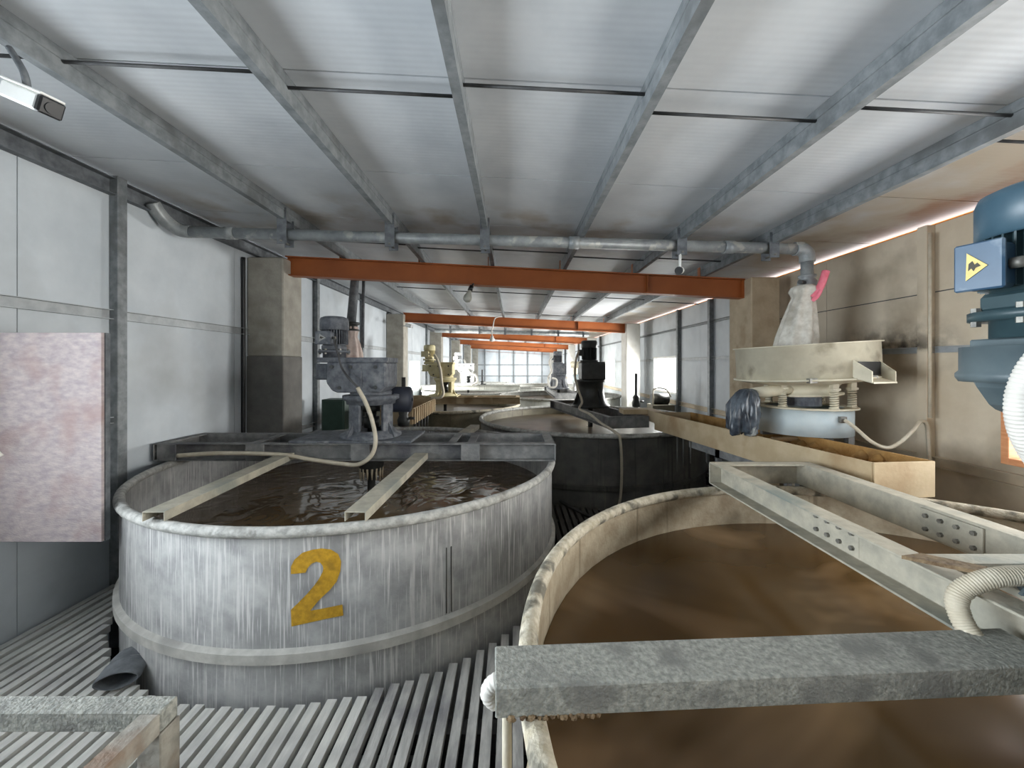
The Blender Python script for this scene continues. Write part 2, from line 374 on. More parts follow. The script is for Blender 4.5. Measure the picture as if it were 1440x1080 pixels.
def tag(o, label, cat, group=None, kind=None):
    o['label'] = label; o['category'] = cat
    if group: o['group'] = group
    if kind: o['kind'] = kind
    return o
def thing(name, loc, label, cat, group=None):
    o = bpy.data.objects.new(name, None); COL.objects.link(o); o.location = loc; LOC[o.name] = Vector(loc)
    o.empty_display_size = 0.1
    return tag(o, label, cat, group)
def struct(o): o['kind'] = 'structure'; return o
def sempty(name, loc):
    o = bpy.data.objects.new(name, None); COL.objects.link(o); o.location = loc; LOC[o.name] = Vector(loc); o['kind'] = 'structure'; return o
X, Y, Z = Vector((1,0,0)), Vector((0,1,0)), Vector((0,0,1))
def cprof(h, b, t, lip=0.0):     # channel, web on the left (u=0), opening towards +u; v up
    if lip: return [(0,0),(b,0),(b,lip),(b-t,lip),(b-t,t),(t,t),(t,h-t),(b-t,h-t),(b-t,h-lip),(b,h-lip),(b,h),(0,h)]
    return [(0,0),(b,0),(b,t),(t,t),(t,h-t),(b,h-t),(b,h),(0,h)]
def iprof(h, b, t): return [(-b/2,0),(b/2,0),(b/2,t),(t/2,t),(t/2,h-t),(b/2,h-t),(b/2,h),(-b/2,h),(-b/2,h-t),(-t/2,h-t),(-t/2,t),(-b/2,t)]

# ================================================================== THE SETTING
TANKS = {'t1': (1.672, 1.11, 1.63), 't2': (-1.32, 3.705, 1.67), 't3': (1.22, 6.55, 1.75), 't4': (-1.43, 8.75, 1.55),
         't5': (1.33, 11.5, 1.70), 't6': (-1.45, 13.65, 1.65), 't7': (1.25, 17.0, 1.70), 't8': (-1.50, 19.0, 1.50)}
# ---- floor: pit slab coloured near-black for the dark void, joists and pale slats
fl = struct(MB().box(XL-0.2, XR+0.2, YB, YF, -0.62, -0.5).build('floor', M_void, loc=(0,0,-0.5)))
def slat(x0, x1, ya, yb):
    dz = random.uniform(-0.004, 0.004)
    MB().box(x0, x1, ya, yb, -0.045+dz, 0.0+dz).build('slat', M_slatd if (ya+yb)/2 > 2.6 and x0 > -0.9 else (M_slatm if x0 > -0.75 else M_slat), fl)
pitch = 0.0725; xk = XL+0.03
while xk < XR-0.05:
    x0, x1 = xk+random.uniform(-0.003,0.003), xk+0.046
    cuts = []
    for (cx, cy, r) in TANKS.values():
        d = 0 if x0 <= cx <= x1 else min(abs(x0-cx), abs(x1-cx)); R = r+0.035
        if d < R:
            h = math.sqrt(R*R-d*d); cuts.append((cy-h-random.uniform(0,0.035), cy+h+random.uniform(0,0.05)))
    cuts.sort(); ya = 0.25; Yend = 10.0
    for a, b in cuts:
        if a > Yend: break
        if a-ya > 0.06: slat(x0, x1, ya, a)
        ya = max(ya, b)
    if Yend-ya > 0.06 and ya < Yend: slat(x0, x1, ya, Yend)
    xk += pitch
for yj in (0.6, 1.93, 3.2, 4.5, 5.8, 7.1, 8.4, 9.6):
    MB().box(XL, XR, yj-0.04, yj+0.04, -0.15, -0.05).build('joist', M_rod, fl)
MB().box(XL, XR, 10.0, YF, -0.06, -0.01).build('deck', M_concd, fl)

# ---- ceiling: sandwich panels with joints, purlins, tie rods
cl = sempty('ceiling', (0, 0, zc(0)))
def rpt(x, y, dz=0): return (x, y, zc(x)+dz)
k = -5; x0, x1 = XL-0.1, XR+0.085
while True:
    ya = 1.865+0.97*k; yb = ya+0.97-0.010; k += 1
    if ya > YF: break
    MB().hexa([rpt(x0,ya),rpt(x1,ya),rpt(x1,yb),rpt(x0,yb),rpt(x0,ya,.05),rpt(x1,ya,.05),rpt(x1,yb,.05),rpt(x0,yb,.05)]).build('ceiling_panel', M_ceil, cl)
MB().hexa([rpt(x0,YB-.2,.052),rpt(x1,YB-.2,.052),rpt(x1,YF+.2,.052),rpt(x0,YF+.2,.052),rpt(x0,YB-.2,.06),rpt(x1,YB-.2,.06),rpt(x1,YF+.2,.06),rpt(x0,YF+.2,.06)]).build('roof_sheet', M_steeld, cl)
PUR = [-2.08, -1.12, -0.275, 0.60, 1.48, 2.30]
ph, pw = 0.128, 0.045
for x in PUR:
    pr_ = [(0,0),(pw,0),(pw,0.016),(pw-0.004,0.016),(pw-0.004,0.004),(0.004,0.004),(0.004,ph-0.004),(pw-0.004,ph-0.004),(pw-0.004,ph-0.016),(pw,ph-0.016),(pw,ph),(0,ph),(0,ph*0.62),(0.0035,ph*0.6),(0.0035,ph*0.56),(0,ph*0.54)]
    MB().ext(pr_, (x if x > 0 else x+pw, YB, zc(x)-ph-0.003), X if x > 0 else -X, Z, (0, YF-YB, 0)).build('purlin', M_steel, cl)
for i in range(5):
    for kk, base in enumerate((1.80, 1.90, 1.82, 1.95, 1.84)):
        if kk != i: continue
        for j in range(6):
            y = base+2.58*j
            a = Vector((PUR[i]+0.03, y, zc(PUR[i])-0.06)); b = Vector((PUR[i+1], y, zc(PUR[i+1])-0.06))
            MB().cyl(a, b, 0.008, n=8).build('tie_rod', M_rod, cl)
a = Vector((XL+0.05, 1.78, zc(XL)-0.06)); b = Vector((PUR[0], 1.78, zc(PUR[0])-0.06))
MB().cyl(a, b, 0.008, n=8).build('tie_rod', M_rod, cl)
for y in (2.05, 7.2, 12.4):
    MB().cyl((PUR[5]+.04, y, zc(PUR[5])-.05), (XR, y, zc(XR)-.05), 0.008, n=8).build('tie_rod', M_rod, cl)

# ---- long walls: panel by panel around the windows, posts, rails, eave channel
def long_wall(name, side, xw, mfun, ztop, posts, rails, seam0, pw=0.96):
    wl = sempty(name, (xw, 0, 0)); s = -1 if side == 'L' else 1
    wins = [w_ for w_ in WINDOWS if w_[0] == side]
    xa, xb = (xw-0.06, xw) if side == 'L' else (xw, xw+0.06)
    edges = []; y = seam0
    while y < YF: edges.append((max(y, YB), min(y+pw-0.005, YF))); y += pw
    for ya, yb in edges:
        if yb <= YB: continue
        parts = [(ya, yb, -0.5, ztop)]
        for (_, w0, w1, z0, z1, _, _) in wins:
            new = []
            for (a, b, c, d) in parts:
                if b <= w0 or a >= w1: new.append((a,b,c,d)); continue
                if a < w0: new.append((a, w0, c, d))
                if b > w1: new.append((w1, b, c, d))
                a2, b2 = max(a, w0), min(b, w1)
                new.append((a2, b2, c, z0)); new.append((a2, b2, z1, d))
            parts = new
        for a, b, c, d in parts:
            if b-a > 0.01: MB().box(xa, xb, a, b, c, d).build('wall_panel', mfun((a+b)/2), wl)
    # outer sheet closing the joints
    for (a, b, c, d) in [(YB, YF, -0.5, 0.8), (YB, YF, 2.55, ztop)]:
        MB().box(xw+s*0.062, xw+s*0.07, a, b, c, d).build('outer_sheet', M_steeld, wl)
    zs = sorted(wins, key=lambda q: q[1]); last = YB
    for w_ in zs+[None]:
        e = w_[1]-0.03 if w_ else YF
        MB().box(xw+s*0.062, xw+s*0.07, last, e, 0.8, 2.55).build('outer_sheet', M_steeld, wl)
        if w_: last = w_[2]+0.03
    for y, dpt in posts:
        MB().box(xw-s*dpt if s > 0 else xw, xw if s > 0 else xw+dpt, y-0.04, y+0.04, -0.5, ztop).build('post', M_steel if side == 'L' or y > 5.5 else M_wallR, wl, bevel=0.004)
    for z, hh, ya, yb, mm in rails:
        dd = 0.04
        segs = [(ya, yb)]
        for (_, w0, w1, z0, z1, _, _) in wins:
            if z+hh > z0-0.02 and z < z1+0.02:
                segs = [q for (a, b) in segs for q in ((a, min(b, w0-0.07)), (max(a, w1+0.07), b)) if q[1]-q[0] > 0.02]
        for a, b in segs:
            if s > 0: MB().ext(cprof(hh, dd, 0.005), (xw, a, z), (-1,0,0), Z, (0,b-a,0)).build('rail', mm, wl)
            else: MB().ext(cprof(hh, dd, 0.005), (xw, a, z), X, Z, (0,b-a,0)).build('rail', mm, wl)
    return wl
def mL(y): return M_wallL
def mR(y): return M_wallR if y < 5.2 else M_wallL
PL = [(y, 0.07) for y in (-1.6, 3.14, 6.3, 8.2, 11.4, 14.3, 16.5, 19.6, 21.7, 24.8, 27.5)]
PR = [(y, 0.07) for y in (-1.6, 3.20, 6.70, 8.62-0.9+0.05, 11.8, 15.2, 17.0, 20.3, 22.0, 25.6, 27.8)]
PR[3] = (8.0, 0.07)
wall_L = long_wall('wall_left', 'L', XL, mL, zc(XL)-0.01,
    PL, [(2.06, 0.075, YB, YF, M_rail), (1.25, 0.05, 2.37, 3.1, M_rail), (0.75, 0.06, 5.1, 9.6, M_rail)], -3.38, 1.97)
MB().ext(cprof(0.13, 0.06, 0.006), (XL, YB, zc(XL)-0.16), X, Z, (0, YF-YB, 0)).build('eave_channel', M_steeld, wall_L)
wall_R = long_wall('wall_right', 'R', XR, mR, zc(XR)-0.046,
    PR, [(2.42, 0.04, 5.2, YF, M_steel), (1.80, 0.05, YB, YF, M_rail), (0.90, 0.08, YB, YF, M_wallR)], -3.42)
MB().box(XR+0.005, XR+0.055, YB, YF, zc(XR)-0.046, zc(XR)-0.036).build('glow_foam_seal', M_glowfoam, wall_R)  # orange edge tints the light leaking through the gap
for za, zb2 in ((2.28, 2.288),): MB().box(XR-0.003, XR, 2.74, 5.2, za, zb2).build('joint_strip', M_rod, wall_R)
MB().box(XR+0.20, XR+0.21, YB, YF, zc(XR)-0.01, zc(XR)+0.10).build('eave_glow_strip', M_glowfoam, wall_R)  # strip added outside the gap to give it an orange glow
# end walls
we = sempty('wall_end', (0, YF, 0))
x = XL
while x < XR:
    xb = min(x+0.93, XR); MB().box(x, xb-0.006, YF, YF+0.06, -0.5, zc(x)-0.0).build('wall_panel', M_wallL, we); x += 0.93
for x in (-2.2, -1.1, 0.0, 1.1, 2.2): MB().box(x-0.04, x+0.04, YF-0.06, YF, -0.5, zc(x)-0.05).build('post', M_steel, we)
for z in (0.9, 1.75): MB().box(XL, XR, YF-0.05, YF, z-0.03, z+0.03).build('rail', M_steel, we)
wb = sempty('wall_back', (0, YB, 0))
x = XL
while x < XR:
    xb = min(x+0.93, XR); MB().box(x, xb-0.006, YB-0.06, YB, -0.5, zc(x)).build('wall_panel', M_wallL, wb); x += 0.93
MB().box(XL-0.1, XR+0.1, YB-0.08, YB-0.062, -0.5, 3.25).build('outer_sheet', M_steeld, wb)
MB().box(XL-0.1, XR+0.1, YF+0.062, YF+0.08, -0.5, 3.25).build('outer_sheet', M_steeld, we)

# ---- windows
for n, (sd, y0, y1, z0, z1, pwr, cc) in enumerate(WINDOWS):
    xw = XL if sd == 'L' else XR; s = -1 if sd == 'L' else 1
    wn = sempty('window_%d' % (n+1), (xw, (y0+y1)/2, z0))
    near = y0 < 5; mf = M_wood if (near and sd == 'R') else M_white
    def fr(ya, yb, za, zb, nm='window_frame', d0=-0.012, d1=0.07):
        a, b = sorted((xw+s*d0, xw+s*d1)); MB().box(a, b, ya, yb, za, zb).build(nm, mf, wn, bevel=0.003)
    fr(y0, y0+0.045, z0, z1); fr(y1-0.045, y1, z0, z1); fr(y0+0.0451, y1-0.0451, z0, z0+0.045); fr(y0+0.0451, y1-0.0451, z1-0.045, z1)
    m_ = int(max(1, round((y1-y0)/0.75)))
    for i in range(m_):
        a = y0+0.045+(y1-y0-0.09)*i/m_; b = y0+0.045+(y1-y0-0.09)*(i+1)/m_
        if i: fr(a-0.018, a+0.018, z0+0.045, z1-0.045, 'mullion', 0.01, 0.06)
        q = [xw+s*0.034, xw+s*0.038]; q.sort()
        MB().box(q[0], q[1], a, b, z0+0.045, z1-0.045).build('pane', M_glass, wn)

# ---- pillars
def pillar(x0, x1, y0, y1, label, m1, m2=None, zs=1.81):
    t = thing('concrete_pillar', ((x0+x1)/2, (y0+y1)/2, -0.5), label, 'pillar', 'square pillars carrying the roof beams')
    zt = 2.98 if x0 < 0 else 2.74
    if m2:
        MB().box(x0, x1, y0, y1, zs, zt).build('shaft', m1, t, bevel=0.012)
        b = MB().box(x0-0.004, x1+0.004, y0-0.006, y1+0.004, -0.5, zs+0.002).build('stained_base', m2, t, bevel=0.008)
    else: MB().box(x0, x1, y0, y1, -0.5, zt).build('shaft', m1, t, bevel=0.012)
    return t
BY = [4.87+5.15*i for i in range(6)]
NTH = ['nearest the camera', 'second from the camera', 'third from the camera', 'fourth from the camera', 'fifth from the camera', 'sixth and farthest']
for i, y in enumerate(BY):
    pillar(XL+0.005, -2.72, y-0.17, y+0.25, 'grey rendered square pillar on the left wall side, ' + (NTH[i] if i else 'nearest the camera, with a dark stained lower half'), M_conc, M_concd if i == 0 else None)
    pillar(2.79, 3.13, y-0.20, y+0.28, ('dusty beige square pillar behind the vibrating sieve' if i == 0 else 'pale square pillar on the right wall side, ' + NTH[i]), M_concw if i == 0 else M_concp)
# ---- orange roof beams
def zb(x): return 2.655-0.05*x
for i, y in enumerate(BY):
    t = thing('roof_beam', (0, y, zb(0)), 'orange-red painted steel roof beam, ' + NTH[i] + ' along the hall', 'beam', 'orange roof beams')
    x0, x1, hh, fb, tt = -2.76, 2.80, 0.235, 0.12, 0.012
    d = Vector((x1-x0, 0, zb(x1)-zb(x0)))
    MB().ext(iprof(hh, fb, tt), (x0, y, zb(x0)), Y, Z, d).build('beam_section', M_orange, t)
    MB().ext([(-fb/2,0),(fb/2,0),(fb/2,hh),(-fb/2,hh)], (x1-0.012, y, zb(x1)), Y, Z, (0.012,0,0)).build('end_plate', M_orange, t)
    MB().hexa([(1.62,y-fb/2,zb(1.62)+.012),(1.63,y-fb/2,zb(1.62)+.012),(1.63,y-.006,zb(1.62)+.012),(1.62,y-.006,zb(1.62)+.012),
               (1.62,y-fb/2,zb(1.62)+.22),(1.63,y-fb/2,zb(1.62)+.22),(1.63,y-.006,zb(1.62)+.22),(1.62,y-.006,zb(1.62)+.22)]).build('stiffener', M_orange, t)
    for x in PUR:
        MB().box(x-0.035, x-0.028, y-0.03, y+0.03, zb(x)+hh, zc(x)-0.02).build('purlin_cleat', M_orange, t)

# ================================================================== TANKS
ZR = 0.845
def tank(key, label, msh, mrim, level, msl, slabel, inner=None, band=0.215, n=96, mband=None):
    cx, cy, r = TANKS[key]
    t = thing('mixing_tank', (cx, cy, -0.5), label, 'tank', 'round steel mixing tanks')
    MB().lathe([(r, -0.5), (r, ZR), (r-0.012, ZR), (r-0.012, ZR-0.02)], (cx,cy,0), n).build('shell', msh, t)
    MB().lathe([(r-0.013, ZR), (r-0.013, -0.49), (0.01, -0.49)], (cx,cy,0), n).build('inner_wall', inner or msh, t)
    MB().lathe([(r+0.0+0.03*math.cos(a), ZR+0.03*math.sin(a)) for a in [2*PI*i/10 for i in range(10)]], (cx,cy,0), n, closed=True).build('rim', mrim, t)
    hb_ = MB()
    for pa in ([(r-0.002, band-0.03), (r+0.03, band-0.028)], [(r+0.03, band-0.028), (r+0.03, band+0.022)], [(r+0.03, band+0.022), (r-0.002, band+0.036)]): hb_.lathe(pa, (cx,cy,0), n)
    hb_.build('hoop_band', mband or msh, t)
    me = MB().lathe([(r-0.014, level), (r*0.66, level), (r*0.33, level), (0.02, level)], (cx,cy,0), 64, smooth=True)
    o = me.build('slurry', msl, loc=(cx,cy,level)); tag(o, slabel, 'slurry', kind='stuff')
    return t
T2 = tank('t2', 'pale grey streaked round tank painted with a yellow number 2', M_tanw, M_rim, 0.535, M_sl2, 'glossy rippled brown slurry inside the tank numbered 2', mband=M_band)
T1 = tank('t1', 'beige-caked round tank in the near right corner, under the speckled channel bar', M_tanb, M_rimb, 0.62, M_sl1, 'smooth tan-swirled brown slurry in the near right tank', n=128)
T3 = tank('t3', 'dark grey round tank behind the near right tank', M_tand, M_rim, 0.70, M_sl3, 'brown slurry in the dark tank with the black agitator', inner=M_tano)
T4 = tank('t4', 'olive-brown round tank behind tank number 2', M_tano, M_rimb, 0.70, M_sl3, 'brown slurry in the olive tank under the beige agitator', n=64)
T5 = tank('t5', 'pale grey-green round tank beyond the dark tank on the right row', M_tanp, M_rim, 0.72, M_sl3, 'slurry in the third tank of the right row', n=64)
T6 = tank('t6', 'whitish round tank beyond the olive tank, third of the left row', M_tanp, M_rim, 0.72, M_sl3, 'slurry in the third tank of the left row', n=64)
T7 = tank('t7', 'far cream round tank, fourth of the right row', M_tanp, M_rim, 0.72, M_sl3, 'slurry in the fourth tank of the right row', n=48)
T8 = tank('t8', 'far white round tank, fourth of the left row', M_tanp, M_rim, 0.72, M_sl3, 'slurry in the fourth tank of the left row', n=48)

# painted number 2 on tank 2: strips of small quads bent round the shell
O2 = [(150,405),(150,330),(185,260),(260,195),(360,170),(440,165),(530,185),(600,240),(628,320),(620,420),(585,520),(520,600),(450,660),(400,710),(335,790)]
I2 = [(290,400),(300,375),(312,352),(330,330),(350,312),(390,297),(430,312),(452,345),(458,372),(452,405),(420,470),(370,540),(300,620),(220,700),(150,765)]
Q2 = [(O2[q], O2[q+1], I2[q+1], I2[q]) for q in range(14)]
Q2 += [((150,765),(335,790),(335,908),(155,935)), ((335,790),(480,778),(490,890),(335,908)), ((480,778),(640,765),(648,880),(490,890))]
cx, cy, r = TANKS['t2']; a0 = math.atan2(-1.662, 0.307); rr = r+0.003; mk = MB()
def on_shell(p, q):
    a = a0+(p-398)/7.2*2.048/560/r; return Vector((cx+rr*math.cos(a), cy+rr*math.sin(a), 0.756-(q-158)/7.2*2.048/560))
for qd in Q2:
    n_ = 4     # split each quad so that it follows the curve
    for u_ in range(n_):
        def lerp(A, B, t): return (A[0]+(B[0]-A[0])*t, A[1]+(B[1]-A[1])*t)
        t0, t1 = u_/n_, (u_+1)/n_
        c4 = [lerp(qd[0],qd[3],t0), lerp(qd[1],qd[2],t0), lerp(qd[1],qd[2],t1), lerp(qd[0],qd[3],t1)]
        mk.add([on_shell(*p) for p in c4], [(0,1,2,3)])
o = mk.build('number_mark', M_yel, T2); o['label'] = 'yellow painted numeral 2'
# weld seam on tank 2
for aa in (-0.98, -0.962):
    MB().cyl((cx+(r+.001)*math.cos(aa), cy+(r+.001)*math.sin(aa), 0.26), (cx+(r+.001)*math.cos(aa), cy+(r+.001)*math.sin(aa), 0.64), 0.004, n=6).build('weld_seam', M_tand, T2)

# ================================================================== BRIDGES
def bridge(cx, cy, length, width, ang, label, mm, z0=0.876, h=0.15, cross=(), plates=(), splices=(), fb=0.075):
    t = thing('tank_bridge', (cx, cy, z0), label, 'bridge', 'steel bridges across the tanks')
    R = Matrix.Translation((cx,cy,0)) @ Matrix.Rotation(ang, 4, 'Z')
    L2 = length/2; w2 = width/2
    # two channels, flanges outwards; local x along the bridge
    MB().ext(cprof(h, fb, 0.009), (-L2, -w2+fb, z0), (0,-1,0), Z, (length,0,0)).xf(R).build('channel_beam', mm, t, bevel=0.002)
    MB().ext(cprof(h, fb, 0.009), (-L2, w2-fb, z0), (0,1,0), Z, (length,0,0)).xf(R).build('channel_beam', mm, t, bevel=0.002)
    for e in (-1, 1):
        MB().box(*sorted((e*L2, e*(L2-0.008))), -w2, w2, z0, z0+h).xf(R).build('end_plate', mm, t, bevel=0.002)
        MB().box(*sorted((e*L2, e*(L2-0.085))), -w2+fb, w2-fb, z0+h-0.009, z0+h).xf(R).build('cross_member', mm, t)
    for x in cross:
        MB().ext(cprof(0.09, 0.07, 0.007), (x-0.035, -w2+fb, z0+h-0.09), X, Z, (0,width-2*fb,0)).xf(R).build('cross_member', mm, t)
    for x, s in plates:
        MB().box(x-0.08, x+0.08, *sorted((s*(w2+0.004), s*(w2-0.008))), z0+0.004, z0+h-0.006).xf(R).build('stiffener_plate', mm, t, bevel=0.002)
    for x, s, inner in splices:
        y = s*(w2-fb); yo = y+s*0.012 if not inner else y-s*0.012
        p = MB().box(x-0.13, x+0.13, *sorted((y, yo)), z0+0.012, z0+h-0.012).xf(R).build('splice_plate', mm, t, bevel=0.002)
        b = MB(); e = s if not inner else -s
        for i in range(4):
            for zz in (0.045, 0.108):
                q = R @ Vector((x-0.1+i*0.066, yo, z0+zz)); q2 = R @ Vector((x-0.1+i*0.066, yo+e*0.012, z0+zz))
                MB().cyl(q, q2, 0.011, n=6, smooth=False).build('bolt', M_bolt, p)
    return t
B2 = bridge(-1.37, 3.715, 3.47, 0.57, 0, 'grey steel bridge frame lying across the tank numbered 2', M_bridge,
            cross=(-0.9, 0.83, 1.0), plates=((-1.62,-1),(-0.86,-1),(0.05,-1),(1.0,-1)))
B1 = bridge(1.72, 1.04, 3.50, 0.70, PI/2, 'pale bolted steel bridge frame over the near right tank', M_bridgw,
            cross=(0.35,), splices=((0.76,1,False),(0.76,-1,True)), fb=0.09)
B3 = bridge(1.26, 6.52, 2.62, 0.58, PI/2+0.20, 'dark grey steel bridge frame carrying the black agitator', M_bridge, cross=(0.5,))
B4 = bridge(-1.43, 8.75, 3.14, 0.55, 0, 'tan dusty bridge frame under the beige agitator', M_laund, cross=(0.6,), plates=((0.9,-1),(0.3,-1)))
B5 = bridge(1.30, 11.5, 3.4, 0.55, PI/2, 'far grey bridge frame on the third tank of the right row', M_bridge)
B6 = bridge(-1.45, 13.65, 3.34, 0.55, 0, 'far white bridge frame on the third tank of the left row', M_tanp)

# channel bars resting on rims
def chan_bar(p0, p1, wd, h, label, mm, th=0.006, grp='inverted channel bars on tank rims'):
    p0 = Vector(p0); p1 = Vector(p1); d = (p1-p0); u = Vector((d.y,-d.x,0)).normalized()
    prof = [(-wd/2,0),(-wd/2+th,0),(-wd/2+th,h-th),(wd/2-th,h-th),(wd/2-th,0),(wd/2,0),(wd/2,h),(-wd/2,h)]
    o = MB().ext(prof, p0, u, Z, d).build('channel_bar', mm, bevel=0.0015)
    return tag(o, label, 'steel bar', grp)
chan_bar((-1.90,2.10,0.877), (-1.96,3.46,0.890), 0.115, 0.052, 'pale channel bar from the left front rim of tank 2 to its bridge', M_bridgw)
chan_bar((-0.835,2.10,0.877), (-0.80,3.46,0.890), 0.115, 0.052, 'pale channel bar from the middle front rim of tank 2 to its bridge', M_bridgw)
chan_bar((-0.63,4.03,0.890), (-0.50,5.20,0.877), 0.115, 0.052, 'short channel bar behind the bridge of tank 2', M_bridgw)
nb = thing('channel_beam', (0.7, 1.03, 0.876), 'heavy speckled grey channel beam lying across the near right tank', 'steel beam')
p0 = Vector((-0.046, 0.998, 0.876)); p1 = Vector((1.40, 1.072, 0.876)); d = p1-p0; u = Vector((d.y,-d.x,0)).normalized(); wd, h, th = 0.142, 0.072, 0.008
MB().ext([(-wd/2,0),(-wd/2+th,0),(-wd/2+th,h-th),(wd/2-th,h-th),(wd/2-th,0),(wd/2,0),(wd/2,h),(-wd/2,h)], p0, u, Z, d).build('section', M_beamn, nb, bevel=0.003)
b = MB()
for i in range(60):
    q = p0+d*(0.02+0.15*random.random()**1.3)+u*random.uniform(0.066,0.0735); q.z = 0.876+random.uniform(-0.004,0.004); k_ = random.uniform(0.5,1)
    b.lathe([(0.001,-.006*k_),(0.006*k_,-.003*k_),(0.007*k_,.003*k_),(0.001,.006*k_)], q, 5, smooth=False)
b.build('rust_crust', M_rust, nb)['kind'] = 'stuff'

# ================================================================== AGITATORS
def agitator(cx, cy, z0, label, mm, mg, mt, mbox, base_plate=(-0.62, 0.44), warn=True, blue=True, gb=0.43, cowl=None, drips=False, bpos=-115, bnorm=-100, boxw=0.083, lobe=(0.545,0.69), wmat=None, top=(-0.43,0.17), mplate=None):
    """offset drive: motor on the left of the gear case, windowed stand below"""
    t = thing('agitator_drive', (cx, cy, z0), label, 'agitator', 'agitator drives on the tank bridges')
    def at(x, y, z): return Vector((cx+x, cy+y, z0+z))
    def B(x0,x1,y0,y1,za,zb_): return MB().box(cx+x0,cx+x1,cy+y0,cy+y1,z0+za,z0+zb_)
    B(base_plate[0],base_plate[1],-0.28,0.28,0,0.022).build('base_plate', mplate or mm, t, bevel=0.003)
    # stand: flanged, windowed drum
    st = MB(); n = 48
    prof = [(0.27,0.022),(0.27,0.045),(0.23,0.06),(0.215,0.085),(0.19,0.085)]
    st.lathe(prof, at(0,0,0), n); 
    st.lathe([(0.19,0.315),(0.215,0.32),(0.22,0.35),(0.25,0.365),(0.25,0.40),(0.20,0.405)], at(0,0,0), n)
    ro, ri = 0.215, 0.18
    for q in range(4):
        a0_ = PI/4+q*PI/2+0.33-0.28; segs = 8
        for i in range(segs):
            a = a0_+0.56*i/segs; b2 = a0_+0.56*(i+1)/segs
            pts = [(r_*math.cos(z_), r_*math.sin(z_)) for r_, z_ in ((ri,a),(ro,a),(ro,b2),(ri,b2))]
            st.hexa([at(p,q_,0.06) for p,q_ in pts]+[at(p,q_,0.36) for p,q_ in pts])
    st.build('stand', mm, t)
    for q in range(4):
        a = PI/4+0.33+q*PI/2; c, s_ = math.cos(a), math.sin(a); e = Vector((-s_, c, 0))*0.006
        p = [at(0.21*c,0.21*s_,0.03), at(0.29*c,0.29*s_,0.03), at(0.21*c,0.21*s_,0.17)]
        MB().add([p[0]-e,p[1]-e,p[2]-e,p[0]+e,p[1]+e,p[2]+e], [(0,1,2),(5,4,3),(0,3,4,1),(1,4,5,2),(2,5,3,0)]).build('gusset', mm, t)
    MB().lathe([(0.035,-0.65),(0.035,0.1),(0.07,0.1),(0.07,0.2),(0.045,0.2),(0.045,0.25),(0.08,0.25),(0.08,0.32),(0.04,0.32),(0.04,0.42)], at(0,0,0), 20).build('shaft', M_agd, t)
    if drips:
        hb = MB().lathe([(0.02,-0.11),(0.10,-0.12),(0.115,-0.2),(0.105,-0.3),(0.02,-0.31)], at(0,0,0), 24).build('hub', M_agd, t)
        dr = MB()
        for i in range(16):
            a = 2*PI*i/16; dr.cyl(at(0.1*math.cos(a),0.1*math.sin(a),-0.27), at(0.1*math.cos(a),0.1*math.sin(a),-0.36-0.03*random.random()), 0.013, 0.004, n=6)
        dr.build('slurry_drips', M_tanb, hb)['kind'] = 'stuff'
    # gear case: body + left lobe + top plate
    g = MB()
    g.ext([(-0.34,gb+0.09),(-0.29,gb+0.02),(-0.24,gb),(0.14,gb),(0.19,gb+0.06),(0.19,0.70),(-0.34,0.70)], at(0,-0.18,0), X, Z, (0,0.36,0))
    g.build('gear_case', mg, t, bevel=0.012)
    MB().lathe([(0.02,lobe[0]),(0.15,lobe[0]),(0.157,lobe[0]+0.012),(0.157,lobe[0]+0.022),(0.15,lobe[0]+0.03),(0.15,lobe[1]),(0.02,lobe[1])], at(-0.35,0,0), 24).build('input_housing', mg, t)
    MB().lathe([(0.02,0.40),(0.185,0.40),(0.185,0.435),(0.16,0.44),(0.16,gb+0.01),(0.02,gb+0.01)], at(0,0,0), 32).build('lower_flange', mg, t)
    B(top[0],0.20,-top[1],top[1],0.70,0.745).build('top_plate', mg, t, bevel=0.004)
    for i, (x, z) in enumerate(((-0.29,0.66),(-0.12,0.66),(0.1,0.66),(-0.22,gb+0.045),(0.1,gb+0.05))):
        MB().cyl(at(x,-0.179,z), at(x,-0.192,z), 0.016, n=10).build('bolt', M_agd, t)
    MB().ext([(-0.12,gb+0.04),(-0.02,gb+0.04),(-0.02,0.64),(-0.12,0.64)], at(0,-0.192,0), X, Z, (0,0.012,0)).build('inspection_cover', mg, t, bevel=0.003)
    # motor
    mx_ = -0.345
    MB().lathe([(0.02,0.745),(0.10,0.745),(0.10,0.79),(0.138,0.79),(0.138,0.812),(0.02,0.812)], at(mx_,0,0), 32).build('motor_flange', mt, t)
    for i in range(6):
        a = 2*PI*i/6+0.3; MB().cyl(at(mx_+0.122*math.cos(a),0.122*math.sin(a),0.776), at(mx_+0.122*math.cos(a),0.122*math.sin(a),0.826), 0.011, n=6, smooth=False).build('bolt', M_bolt, t)
    B(mx_-0.085,mx_+0.085,-0.085,0.085,0.812,0.862).build('adapter_block', mt, t, bevel=0.01)
    mb = MB().lathe([(0.02,0.862),(0.098,0.862),(0.098,1.01),(0.02,1.01)], at(mx_,0,0), 32).build('motor_body', mt, t)
    fn = MB()
    for i in range(32):
        a = 2*PI*i/32; c, s_ = math.cos(a), math.sin(a)
        fn.obox(at(mx_+0.107*c,0.107*s_,0.938), (c,s_,0), (-s_,c,0), Z, 0.012, 0.0022, 0.068)
    fn.build('cooling_fins', mt, mb)['kind'] = 'stuff'
    MB().lathe([(0.118,1.0),(0.126,1.004),(0.126,1.09),(0.118,1.112),(0.09,1.125),(0.01,1.13)], at(mx_,0,0), 32).build('fan_cowl', cowl or mt, t)
    # terminal box, turned a little to the left
    a = math.radians(bnorm); dv = Vector((math.cos(a), math.sin(a), 0)); ev = Vector((-dv.y, dv.x, 0))
